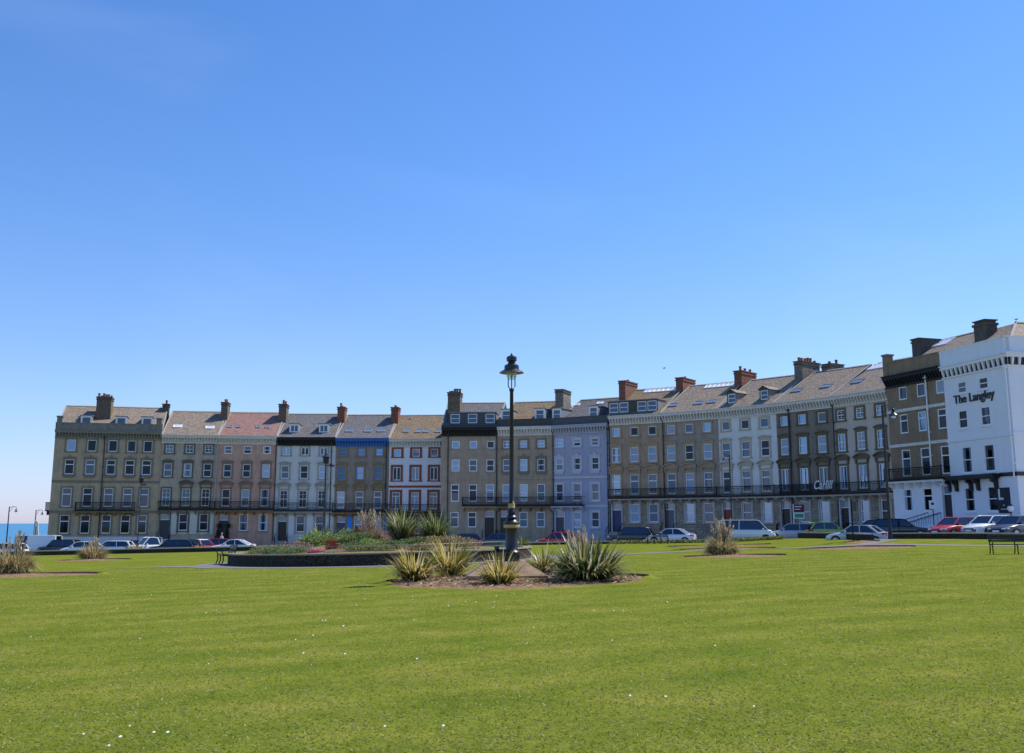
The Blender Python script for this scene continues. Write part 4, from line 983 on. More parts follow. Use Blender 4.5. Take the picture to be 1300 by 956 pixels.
# ------------------------------------------------------------------ raised round flower garden
gw = thing('round_retaining_wall', 'dark rubble stone wall round the raised circular flower garden', 'wall', (*GC, lawnz(*GC)))
b = MB(); c = MB(); N = 96; WH = .53; z0 = lawnz(*GC)
def gwz(t): return lawnz(GC[0]+GR*math.cos(t), GC[1]+GR*math.sin(t)) - z0
for k in range(N):
    t0, t1 = 2*math.pi*k/N, 2*math.pi*(k+1)/N
    for mb, r0, r1, za, zb in ((b, GR-.35, GR, -.3, WH), (c, GR-.40, GR+.04, WH, WH+.07)):
        q = []
        for t in (t0, t1):
            for r, z in ((r1, za), (r1, zb), (r0, zb), (r0, za)): q.append((r*math.cos(t), r*math.sin(t), gwz(t)+z))
        mb.add(q, [(0, 4, 5, 1), (1, 5, 6, 2), (2, 6, 7, 3)])
b.build('wall_face', M_LSTONE, gw); c.build('coping', mat('turfed_coping', (.24, .21, .15), .9, .3, 3), gw)
def gz_in(x, y):
    r = math.hypot(x-GC[0], y-GC[1]); return lawnz(x, y) + WH + .0 + .55*ss((7.4-r)/6.9)
def disc(name, r0, r1, zo, m, nr_=8):
    mb = MB(); V = []; 
    for i in range(nr_+1):
        r = r0 + (r1-r0)*i/nr_
        for k in range(N): 
            t = 2*math.pi*k/N; x, y = GC[0]+r*math.cos(t), GC[1]+r*math.sin(t); V.append((x, y, gz_in(x, y)+zo))
    mb.add(V, [(i*N+k, (i+1)*N+k, (i+1)*N+(k+1) % N, i*N+(k+1) % N) for i in range(nr_) for k in range(N)])
    return tag(mb.build(name, m, smooth=True), kind='structure')
disc('garden_turf', 6.0, GR-.36, 0, M_LAWN, 4); disc('garden_soil', .02, 6.0, 0, M_SOIL, 10)
wf = thing('wire_fence', 'thin low wire fence ringing the flower bed on the raised garden', 'fence', (*GC, z0))
mb = MB(); mp = MB(); r = 6.8
for k in range(230):
    t = 2*math.pi*k/230; x, y = GC[0]+r*math.cos(t), GC[1]+r*math.sin(t); z = gz_in(x, y)-z0
    mb.tube([(r*math.cos(t), r*math.sin(t), z-.02), (r*math.cos(t), r*math.sin(t), z+.38)], .005, 4)
for zz in (.16, .38):
    mb.tube([(r*math.cos(2*math.pi*k/96), r*math.sin(2*math.pi*k/96), gz_in(GC[0]+r*math.cos(2*math.pi*k/96), GC[1]+r*math.sin(2*math.pi*k/96))-z0+zz) for k in range(97)], .007, 4)
mb.build('wire_mesh', mat('galvanised', (.22, .23, .23), .5, metal=.3), wf)

def blades(mb, rnd, n, hgt, spread, width, lean=(.1, 1.1), bend=.9, tint=None, br=.15, seg=5, cx=0, cy=0, z=0):
    for i in range(n):
        a = rnd.random()*2*math.pi; rr = br*math.sqrt(rnd.random())
        th = lean[0] + (lean[1]-lean[0])*rnd.random()**.52
        Ln = hgt*(.65+.5*rnd.random())*(1 if th < .7 else .9); w = width*(.7+.6*rnd.random())
        p = Vector((cx+rr*math.cos(a), cy+rr*math.sin(a), z)); da = a + rnd.uniform(-.5, .5)
        side = Vector((-math.sin(da), math.cos(da), 0)); vs = []; ang = th*.62; bd = bend*(.3+.9*rnd.random())*(.45 + th)
        t_ = tint(rnd) if tint else rnd.random()
        kink = rnd.randint(2, seg-1) if seg > 3 and rnd.random() < .16 else -1
        for s_ in range(seg+1):
            f_ = s_/seg; ww = w*(.55+.9*f_ if f_ < .45 else (1-f_)*1.7+.02)/2
            tw = side*math.cos(.4*math.sin(i+f_*2)) 
            vs += [p - tw*ww, p + tw*ww]
            d = Vector((math.cos(da)*math.sin(ang), math.sin(da)*math.sin(ang), math.cos(ang)))
            ang = ang + (.9 if s_ == kink else 0); p = p + d*Ln/seg; p.z = max(p.z, z+.02); ang = min(2.6, ang + bd/seg*(f_*1.6+.3))
        mb.add(vs, [(2*s_, 2*s_+1, 2*s_+3, 2*s_+2) for s_ in range(seg)], 0, max(.01, t_))
PH_Y = leaf_mat('flax_yellow', [(0, (.05, .06, .015)), (.3, (.16, .17, .03)), (.55, (.42, .33, .06)), (.85, (.60, .47, .15)), (1, (.75, .66, .40))], .35, .45)
PH_G = leaf_mat('flax_green', [(0, (.03, .055, .02)), (.45, (.09, .14, .035)), (.75, (.25, .28, .08)), (1, (.62, .58, .36))], .35, .4)
PH_D = leaf_mat('flax_dark', [(0, (.02, .04, .015)), (.45, (.06, .10, .03)), (.68, (.17, .19, .05)), (.84, (.45, .36, .10)), (1, (.68, .62, .45))], .35, .4)
PLUME = leaf_mat('pampas_plume', [(0, (.40, .32, .20)), (1, (.70, .60, .46))], trans=.4)
STRAW = leaf_mat('dry_grass', [(0, (.10, .11, .03)), (.3, (.30, .24, .09)), (.6, (.48, .36, .17)), (1, (.66, .54, .32))], trans=.4)
SG = 'spiky flax plants'
def flax(label, x, y, hgt, n, m, seed, width=.068, lean=(.05, 1.25), z=None, br=.2, tint=None, group=SG, cat='plant'):
    z = lawnz(x, y) if z is None else z
    t = thing('flax_plant', label, cat, (x, y, z), 0, group); rnd = random.Random(seed); mb = MB()
    blades(mb, rnd, n, hgt, 1, width, lean, .9, tint or (lambda r: r.random()), br)
    mb.build('leaves', m, t); return t
def bed_at(px, py):
    x, y = on_lawn(px, py); return x, y
x, y = bed_at(526, 739); flax('yellow striped flax plant at the left end of the round bed', x, y, 1.3, 300, PH_Y, 1, lean=(.05, 1.75), br=.28)
x, y = bed_at(571, 732); flax('tall yellow-green flax plant, second from the left in the round bed', x, y, 1.48, 340, PH_Y, 2, br=.34, lean=(.05, 1.7))
x, y = bed_at(635, 743); flax('yellow flax plant at the front of the concrete plinth', x, y, 1.12, 240, PH_Y, 3, lean=(.05, 1.75), br=.25)
x, y = bed_at(690, 729); flax('small yellowish flax plant behind the plinth, right of the lamp post', x, y, 1.15, 200, PH_Y, 4, lean=(.05, 1.6))
x, y = bed_at(746, 739); flax('largest dark green flax plant at the right of the round bed', x, y, 1.5, 820, PH_D, 5, width=.075, br=.5, lean=(.03, 1.8), tint=lambda r: r.random()**.72)

lt = MB(); rl_ = random.Random(77)
for i in range(1500):
    a = rl_.random()*6.283; r_ = math.sqrt(rl_.random()); x, y = .15+3.85*r_*math.cos(a), 32.6+3.75*r_*math.sin(a)
    if abs(x-PX) < 1.35 and abs(y-PY) < 1.35: continue
    c = Vector((x, y, lawnz(x, y)+.03+.1*(1-r_))); q = rl_.random()
    if q < .62:
        k = .012+.028*rl_.random()**2; v = [c+Vector((rl_.gauss(0, k), rl_.gauss(0, k), abs(rl_.gauss(0, k)))) for _ in range(4)]; lt.add(v, [(0, 1, 2), (0, 2, 3), (1, 2, 3), (0, 1, 3)], 0, .01+.3*rl_.random())
    else:
        d_ = rl_.random()*6.28; l = .08+.22*rl_.random(); u = Vector((math.cos(d_)*l, math.sin(d_)*l, .02)); w_ = Vector((-math.sin(d_), math.cos(d_), 0))*.014; lt.add([c-w_, c+w_, c+u+w_*.4+Vector((0, 0, .03)), c+u-w_*.4], [(0, 1, 2, 3)], 0, .55+.44*rl_.random())
tag(lt.build('leaf_litter', leaf_mat('litter', [(0, (.09, .055, .035)), (.45, (.26, .17, .11)), (.6, (.36, .25, .13)), (1, (.58, .46, .28))], .9, .05)), kind='stuff')
def pampas(label, x, y, hgt, n, plumes, seed, z=None, m=STRAW, pl=1.5, group='pampas grass clumps', pw=.09, br=.3):
    z = lawnz(x, y) if z is None else z
    t = thing('pampas_grass', label, 'plant', (x, y, z), 0, group); rnd = random.Random(seed); mb = MB()
    blades(mb, rnd, n, hgt, 1, .04, (.05, 1.7), 1.5, None, br, seg=5); mb.build('grass_blades', m, t)
    if plumes:
        sm = MB(); pm = MB()
        for i in range(plumes):
            a = rnd.random()*6.28; l = rnd.uniform(.0, .55)**1.2; h_ = pl*(.75+.4*rnd.random()); b0 = Vector((.2*rnd.uniform(-1, 1), .2*rnd.uniform(-1, 1), 0))
            tip = b0 + Vector((math.cos(a)*l*h_, math.sin(a)*l*h_, h_)); sm.tube([b0, b0.lerp(tip, .6), tip], .012, 4)
            for k in range(70):
                f_ = .62 + .4*rnd.random(); c = b0.lerp(tip, f_); w_ = pw*(1-abs(f_-.78)/.3)
                o_ = Vector((rnd.gauss(0, 1), rnd.gauss(0, 1), rnd.gauss(0, .5)))*w_*.5; q = Vector((rnd.uniform(-.3, .3), rnd.uniform(-.3, .3), 1)).normalized()*.14
                s_ = Vector((rnd.uniform(-1, 1), rnd.uniform(-1, 1), 0))*.022
                pm.add([c+o_-s_, c+o_+s_, c+o_+q], [(0, 1, 2)], 0, rnd.random()*.98+.01)
        sm.build('stalks', STRAW, t); pm.build('plumes', PLUME, t)
    return t
x, y = bed_at(13, 727); pampas('widest straw-coloured pampas clump, cut by the left edge of the photo', x, y, 1.3, 2200, 12, 11, pl=1.75, br=.7)
x, y = bed_at(118, 710.5); pampas('straw pampas clump in front of the large end house', x, y, 1.25, 1500, 12, 12, pl=1.4, br=.6)
x, y = bed_at(172, 702); pampas('tawny rounded pampas clump against the low wall, before the white pickup', x, y, 1.0, 900, 0, 13, br=.5)
x, y = bed_at(254, 700); pampas('smallest straw clump by the low wall, right of the black estate car', x, y, .75, 450, 0, 14)
x, y = bed_at(917, 705); pampas('tall pale pampas clump in front of the white people carrier', x, y, 1.15, 1500, 40, 15, pl=1.6, br=.5)
x, y = 2.25, 34.6; pampas('pinkish pampas plumes rising behind the largest dark green plant', x, y, 1.0, 200, 16, 16, pl=1.4, pw=.14)
x, y = at(664, 80), 80; flax('small variegated spiky plant on the far lawn, right of the lamp base', x, y, 1.1, 90, PH_G, 17, width=.09)

def shrub(label, name, px, Yd, rx, rz_, m, seed, n=1200, leaf=.11, top=None, group='shrubs and flowers in the raised garden', ry=None):
    Yd = GC[1] + (Yd-58.6)*.86 if 51 < Yd < 65 else Yd
    x = at(px, Yd); z = gz_in(x, Yd) if math.hypot(x-GC[0], Yd-GC[1]) < GR else lawnz(x, Yd)
    t = thing(name, label, 'plant' if 'flower' not in name else 'flowers', (x, Yd, z-.03), 0, group); rnd = random.Random(seed); mb = MB(); ry = ry or rx*.8
    lob = [(rnd.uniform(-.55, .55)*rx, rnd.uniform(-.55, .55)*ry, rnd.uniform(.55, 1.)) for _ in range(7)] + [(0, 0, 1.)]
    for i in range(n):
        lx_, ly_, lh = lob[i % 8]; v = Vector([rnd.gauss(0, 1) for _ in range(3)]).normalized()*(.55+.45*rnd.random()**.5)
        c = Vector((lx_ + v.x*rx*.5, ly_ + v.y*ry*.5, max(.02, rz_*lh*(.42 + v.z*.58))))
        u = Vector([rnd.gauss(0, 1) for _ in range(3)]).normalized(); w_ = u.cross(Vector([rnd.gauss(0, 1) for _ in range(3)])).normalized(); l = leaf*(.6+.8*rnd.random())
        mb.add([c-u*l*.6, c+w_*l*.28, c+u*l*.6, c-w_*l*.28], [(0, 1, 2, 3)], 0, .01+.98*rnd.random())
    mb.build('flower_heads' if 'flower' in name else 'foliage', m, t); return t
LG = leaf_mat('leaf_bright', [(0, (.08, .15, .03)), (.6, (.22, .32, .08)), (1, (.40, .46, .18))], trans=.4)
LM = leaf_mat('leaf_mid', [(0, (.04, .09, .03)), (.6, (.13, .20, .06)), (1, (.28, .31, .13))], trans=.4)
LO = leaf_mat('leaf_olive', [(0, (.08, .11, .03)), (.6, (.24, .27, .08)), (1, (.42, .40, .18))], trans=.4)
LB = leaf_mat('leaf_bronze', [(0, (.14, .06, .02)), (.6, (.33, .15, .05)), (1, (.45, .26, .10))])
LR = leaf_mat('flower_red', [(0, (.04, .07, .02)), (.45, (.10, .12, .03)), (.58, (.34, .03, .03)), (1, (.5, .05, .05))])
LMg = leaf_mat('flower_magenta', [(0, (.10, .08, .06)), (.25, (.50, .05, .22)), (1, (.75, .12, .38))])
LPk = leaf_mat('flower_pink', [(0, (.06, .11, .04)), (.45, (.12, .16, .07)), (.55, (.45, .16, .26)), (1, (.62, .30, .42))])
LW = leaf_mat('flower_white', [(0, (.12, .16, .06)), (.5, (.3, .3, .2)), (1, (.7, .68, .6))])
LT = leaf_mat('leaf_tan', [(0, (.12, .10, .04)), (.6, (.32, .24, .10)), (1, (.5, .4, .22))])
shrub('bright green leafy shrub left of centre in the raised garden', 'leafy_shrub', 399, 60.5, 1.25, 1.0, LG, 21, 2200)
shrub('second bright green shrub, just right of the brightest one', 'leafy_shrub', 438, 60, 1.0, .95, LG, 22, 1500)
shrub('long olive green mound at the left of the flower bed', 'low_shrub', 362, 56.0, 1.7, .42, LO, 23, 2200, .08)
shrub('pink flowered clump behind the olive mound', 'pink_flowers', 378, 58.2, 1.0, .5, LPk, 24, 1200, .08)
shrub('pink flower patch at the far left of the bed', 'pink_flowers', 347, 58.6, 1.1, .45, LPk, 25, 900, .08)
shrub('strip of vivid magenta flowers at the front of the bed', 'magenta_flowers', 398, 52.9, .62, .17, LMg, 26, 1500, .06, ry=.3)
shrub('crimson flower clump right of the magenta strip', 'red_flowers', 424, 54.2, .5, .33, LR, 27, 900, .07)
shrub('scarlet flowers behind the crimson clump', 'red_flowers', 430, 56.8, .75, .42, LR, 28, 1100, .07)
shrub('red flower clump below the pinkish grass', 'red_flowers', 475, 57, .75, .40, LR, 29, 1100, .07)
shrub('white flower sprinkle between the magenta and the green mounds', 'white_flowers', 424, 52.2, .7, .12, LW, 30, 700, .06, ry=.2)
shrub('low green mound at the front right of the crimson flowers', 'low_shrub', 452, 54, .9, .42, LM, 31, 1800, .08)
shrub('dark green mound behind the low front mound', 'low_shrub', 462, 57, 1.1, .62, LM, 32, 1800, .09)
shrub('dark green low mound in front of the tallest green spiky plant', 'low_shrub', 499, 53.5, .95, .45, LM, 33, 2000, .08)
shrub('rust-coloured shrub left of the pinkish grass', 'bronze_shrub', 455, 60.5, .75, .9, LB, 34, 1400)
shrub('pale green mound at the left front corner of the bed', 'low_shrub', 342, 54.8, .8, .35, LM, 35, 1000, .08)
shrub('tan grassy mound right of the tallest spiky plants', 'tan_shrub', 553, 56, 1.2, .55, LT, 36, 1600, .09)
shrub('olive tan mound behind the second round-bed flax', 'tan_shrub', 577, 58, 1.4, .55, LT, 37, 1600, .09)
shrub('dusky pink low mound at the right end of the bed', 'pink_shrub', 600, 59, .9, .45, leaf_mat('leaf_dusky', [(0, (.16, .09, .06)), (1, (.42, .22, .16))]), 38, 1200, .08)
shrub('green mound between the two tall spiky plants', 'low_shrub', 530, 55.5, 1.0, .5, LM, 39, 1500, .09)
shrub('low grey-green mound in the left middle of the bed', 'low_shrub', 385, 54.2, 1.0, .3, LO, 40, 1400, .07)
shrub('yellow flower spot at the front of the bed', 'yellow_flowers', 483, 52.4, .3, .14, leaf_mat('flower_yellow', [(0, (.15, .2, .04)), (1, (.7, .55, .03))]), 41, 300, .06)
shrub('straw-coloured grassy mound along the front right of the bed', 'tan_shrub', 540, 53.2, 1.3, .42, LT, 61, 1600, .08)
shrub('olive mound filling the front middle of the bed', 'low_shrub', 468, 52.6, 1.5, .34, LO, 62, 2200, .08, ry=.6)
shrub('green mound behind the scarlet flowers', 'low_shrub', 425, 62.5, 1.5, .7, LM, 63, 1800, .09)
shrub('grey-green mound between the pink patch and the brightest shrub', 'low_shrub', 372, 53.5, 1.2, .30, LM, 64, 1600, .07, ry=.7)
shrub('bright low mound below the rust-coloured shrub', 'low_shrub', 445, 56.5, .9, .55, LG, 65, 1500, .08)
shrub('tan mound filling the right end behind the flax', 'tan_shrub', 590, 55.5, 1.1, .42, LT, 66, 1500, .08)
shrub('green mound in front of the pinkish grass', 'low_shrub', 478, 54.5, .9, .45, LG, 67, 1500, .08)
shrub('olive mound at the left tip of the bed', 'low_shrub', 330, 57.5, .9, .32, LO, 68, 1200, .08)
def gflax(label, px, Yd, h_, n, seed, m=PH_G):
    Yd = GC[1] + (Yd-58.6)*.86; x = at(px, Yd); return flax(label, x, Yd, h_, n, m, seed, width=.075, z=gz_in(x, Yd)-.02, br=.3, lean=(.05, 1.3))
gflax('spiky green flax at the back left of the raised garden', 410, 63.2, 1.75, 260, 51)
gflax('tallest green spiky flax of the raised garden', 511, 58.5, 1.95, 420, 52)
gflax('second tall green flax, right end of the raised garden', 553, 60.5, 2.0, 400, 53)
x = at(470, 59.8); pampas('pinkish-beige feathery grass in the middle of the raised garden', x, 59.8, 1.35, 900, 26, 54, z=gz_in(x, 59.8)-.02, m=leaf_mat('pink_grass', [(0, (.2, .14, .07)), (.5, (.45, .30, .20)), (1, (.62, .48, .38))]), pl=1.6, pw=.13, br=.35)
# low flowering border in front of the road
hb = MB(); rnd = random.Random(9)
for i in range(7000):
    f_ = rnd.random(); k = f_*3.999; a = WC[9+int(k)]; b_ = WC[10+int(k)]; p = lerp2(a, b_, k % 1); x, y = p[0]-.3+rnd.uniform(-.5, .3), p[1]-.6+rnd.uniform(-.5, .5)
    if y < 88 and x > 22.5: continue
    c = Vector((x, y, lawnz(x, y)+rnd.random()*.27)); u = Vector([rnd.gauss(0, 1) for _ in range(3)]).normalized()*.1; w_ = Vector([rnd.gauss(0, 1) for _ in range(3)]).normalized()*.05
    hb.add([c-u, c+w_, c+u, c-w_], [(0, 1, 2, 3)], 0, .01+.9*rnd.random())
tag(hb.build('flower_border', leaf_mat('border', [(0, (.07, .11, .03)), (.6, (.22, .26, .07)), (.9, (.38, .33, .12)), (1, (.5, .2, .15))])), kind='stuff')

# ------------------------------------------------------------------ plinth and Victorian lamp post
pz = lawnz(PX, PY)
t = thing('lamp_plinth', 'weathered concrete plinth with sloping sides under the tall lamp post', 'plinth', (PX, PY, pz), R(3))
m_ = MB()
def fr(a, za, b, zb, m=0): m_.add([(-a, -a, za), (a, -a, za), (a, a, za), (-a, a, za), (-b, -b, zb), (b, -b, zb), (b, b, zb), (-b, b, zb)], [(0, 1, 5, 4), (1, 2, 6, 5), (2, 3, 7, 6), (3, 0, 4, 7), (4, 5, 6, 7)], m)
fr(1.25, -.1, 1.25, .19); fr(1.245, .192, .62, .58); fr(.62, .582, .61, .60)
m_.build('concrete_body', M_CONC, t)
LZ = pz + .60
lamp = thing('victorian_lamp_post', 'tall black Victorian lamp post with gold bands on the concrete plinth', 'lamp post', (at(649.5, 33.4, 700), 33.4, LZ)); lamp.scale = (1.11, 1.11, 1.11)
MB().box(-.23, .23, -.23, .23, 0, .17).build('base_block', M_BLACK, lamp)
MB().lathe([(.225, .17), (.235, .20), (.235, .26), (.19, .31), (.175, .34), (.17, .9), (.175, .93)], n=20).build('pedestal', M_BLACK, lamp, smooth=True)
MB().lathe([(.19, .93), (.235, .96), (.235, 1.03), (.19, 1.05)], n=20).build('gold_band', M_GOLD, lamp, smooth=True)
MB().lathe([(.24, 1.05), (.24, 1.09), (.17, 1.14), (.13, 1.2), (.165, 1.22), (.165, 1.25), (.12, 1.29), (.10, 1.35), (.13, 1.37), (.13, 1.40), (.1, 1.44), (.09, 1.50)], n=20).build('bell_mouldings', M_BLACK, lamp, smooth=True)
MB().lathe([(.09, 1.50), (.105, 1.52), (.09, 1.56), (.105, 1.62), (.08, 1.64)], n=16).build('gold_collar', M_GOLD, lamp, smooth=True)
MB().lathe([(.08, 1.64), (.1, 1.67), (.075, 1.70), (.07, 2.2), (.052, 4.9), (.07, 4.93), (.07, 4.98), (.05, 5.0)], n=16).build('pole', M_BLACK, lamp, smooth=True)
hd = 5.0
hm = MB()
for q in (-1, 1): hm.tube([(q*.04, 0, hd-.02), (q*.1, 0, hd+.06), (q*.1, 0, hd+.42)], .016, 8)
for q in (-1, 1): hm.tube([(0, q*.04, hd-.02), (0, q*.1, hd+.06), (0, q*.1, hd+.42)], .016, 8)
hm.build('cradle', M_BLACK, lamp, smooth=True)
MB().lathe([(.03, hd+.25), (.1, hd+.27), (.15, hd+.36), (.165, hd+.46), (.165, hd+.5)], n=16).build('glass_bowl', M_LAMPG, lamp, smooth=True)
MB().lathe([(.02, hd+.31), (.05, hd+.36), (.05, hd+.45), (.02, hd+.5)], n=8).build('bulb', mat('opal', (.8, .8, .78)), lamp, smooth=True)
MB().lathe([(.17, hd+.505), (.36, hd+.455), (.365, hd+.465), (.2, hd+.56)], n=24).build('reflector_dish', M_GOLD, lamp, smooth=True)
MB().lathe([(.37, hd+.468), (.36, hd+.48), (.22, hd+.56), (.215, hd+.68), (.19, hd+.70), (.12, hd+.73), (.10, hd+.80), (.15, hd+.82), (.155, hd+.93), (.12, hd+.96), (.06, hd+.98), (.03, hd+1.01), (.035, hd+1.03), (.01, hd+1.06)], n=20).build('hood', M_BLACK, lamp, smooth=True)
MB().box(-.42, -.19, -.1, .02, .28, .34).box(-.5, -.36, -.1, .02, .28, .42).build('side_fitting', M_BLACK, lamp)
shrub('tiny leafy tuft in the grass beside the lamp base', 'leafy_tuft', 654, 33.5, .1, .1, LG, 70, 60, .05, group='tufts')

# street lamps
SL = 'street lamps round the gardens'
def street_lamp(label, px, Y, z, h, arm, kind='dome', rz=0, r=.07):
    t = thing('street_lamp', label, 'street lamp', (at(px, Y), Y, z), rz, SL)
    MB().lathe([(.17, 0), (.17, .5), (.12, .6), (.12, 1.1), (.09, 1.2), (r, 1.3), (r*.75, h)], n=10).build('pole', M_BLACK, t, smooth=True)
    if kind == 'top':      # lantern on top of the post
        MB().lathe([(.08, h), (.2, h+.05), (.23, h+.4), (.3, h+.45), (.3, h+.5), (.12, h+.65), (.05, h+.8)], n=8).build('lantern', M_BLACK, t)
        MB().tube([(0, 0, h-.15), (arm*.5, 0, h-.1), (arm, 0, h+.02)], .03, 6).lathe([(.03, h-.02), (.22, h-.12), (.2, h-.2), (.05, h-.22)], arm, 0, 0, 10).build('side_lantern', M_BLACK, t)
    else:
        MB().tube([(0, 0, h-.1), (arm*.5, 0, h+.02), (arm, 0, h-.05), (arm, 0, h-.22)], .03, 6).tube([(0, 0, h-.6), (arm*.5, 0, h-.1)], .02, 6).build('bracket_arm', M_BLACK, t)
        k = 1.1 if r > .08 else .62
        MB().lathe([(.04*k, h-.22), (.1*k, h-.22-.06*k), (.12*k, h-.22-.28*k), (.30*k, h-.22-.44*k), (.30*k, h-.22-.48*k), (.16*k, h-.22-.5*k)], arm, 0, 0, 12).build('lantern', M_BLACK, t, smooth=True)
        MB().lathe([(.15*k, h-.22-.5*k), (.15*k, h-.22-.6*k), (.07*k, h-.22-.68*k)], arm, 0, 0, 10).build('bowl', M_LAMPG, t, smooth=True)
x = at(410.5, 75); street_lamp('black street lamp rising behind the raised garden, before the pale grey-white house', 410.5, 75, lawnz(x, 75), 6.5, .45, 'top')
x = at(174.5, 104); street_lamp('slim black street lamp before the large end house', 174.5, 104, roadz(x, 104), 7.1, .35, 'top', r=.05)
x = at(8, 112); street_lamp('leftmost bracket street lamp against the sea', 8, 112, roadz(x, 112), 5.3, .75)
x = at(42, 124); street_lamp('street lamp against the sea, nearer the end house', 42.5, 124, roadz(x, 124), 5.2, .75)
x = at(930, 93); street_lamp('black street lamp behind the white people carrier', 930, 93, roadz(x, 93), 7.8, -.5)
x = at(1131, 66); street_lamp('tallest bracket street lamp beside the silver saloon', 1131, 71.5, lawnz(x, 71), 9.3, .75, r=.1)

# ------------------------------------------------------------------ benches
def bench(label, x, y, z, rz, n_leg=3, L=1.9, arms=True):
    t = thing('park_bench', label, 'bench', (x, y, z), rz, 'park benches'); h = L/2
    s = MB(); [s.box(-h, h, -.24+.12*k, -.15+.12*k, .43, .465) for k in range(4)]; s.build('seat', M_BLACK, t)
    b = MB()
    for k in range(3): b.box(-h, h, .27+.035*k, .30+.035*k, .56+.13*k, .65+.13*k)
    b.build('backrest', M_BLACK, t)
    for i in range(n_leg):
        q = -h+.06 + (L-.12)*i/(n_leg-1); l = MB()
        l.tube([(q, -.30, 0), (q, -.22, .2), (q, -.24, .43)], .028, 6); l.tube([(q, .36, 0), (q, .24, .25), (q, .25, .45), (q, .36, .88)], .028, 6); l.tube([(q, -.24, .42), (q, .26, .42)], .025, 6)
        l.build('leg', M_BLACK, t)
        if arms and i in (0, n_leg-1): MB().tube([(q, .3, .66), (q, 0, .67), (q, -.24, .66), (q, -.30, .58), (q, -.25, .50), (q, -.24, .43)], .024, 6).build('armrest', M_BLACK, t)
    return t
x, y = on_lawn(286, 716.5); 
b1 = bench('dark bench seen end-on against the round garden wall', x, y, lawnz(x, y)+.01, R(-66), 3, 1.9); b1.scale = (1.12, 1.2, 1.15)
x, y = at(835, 89), 89; bench('bench on the far lawn in front of the white saloon', x, y, lawnz(x, y), R(0), 4, 1.85)
x, y = on_lawn(1291, 703.5); b3 = bench('iron-armed bench cut by the right edge of the photo', x, y, lawnz(x, y), R(-12), 3, 2.2); b3.scale = (1., 1., .95)

# ------------------------------------------------------------------ cars
M_TYRE = mat('tyre_rubber', (.02, .02, .02), .8); M_RIM = mat('alloy', (.5, .5, .52), .3, metal=.8)
M_CG = mat('car_glass', (.075, .09, .11), .04, metal=1.); M_TRIM = mat('car_plastic', (.02, .02, .022), .6)
M_HL = mat('headlamp', (.75, .78, .8), .1, spec=1.); M_TL = mat('tail_lamp', (.45, .01, .015), .25, spec=.8)
M_PY = mat('rear_plate', (.65, .48, .05), .5); M_PW = mat('front_plate', (.7, .7, .68), .5)
TY = {  # L, W, H, belt, ws base, ws top, roof rear, rear glass base, hood z, tail z
 'hatch': (4.0, 1.74, 1.46, .93, .98, .30, -1.35, -1.80, .74, .86), 'estate': (4.6, 1.8, 1.47, .93, 1.0, .35, -1.75, -2.12, .74, .88),
 'sedan': (4.55, 1.8, 1.43, .92, 1.05, .35, -.95, -1.62, .72, .95), 'suv': (4.5, 1.86, 1.68, 1.05, 1.05, .5, -1.7, -2.05, .92, 1.0),
 'van': (4.9, 1.92, 1.95, 1.15, 1.78, 1.05, -2.2, -2.38, .98, 1.1), 'bigvan': (5.2, 1.98, 2.2, 1.2, 1.9, 1.2, -2.5, -2.58, 1.0, 1.15),
 'pickup': (5.0, 1.82, 1.75, 1.02, 1.25, .6, -.25, -.5, .95, .98), 'coupe': (4.4, 1.8, 1.36, .88, .95, .2, -.8, -1.6, .70, .92)}
_wh = {}
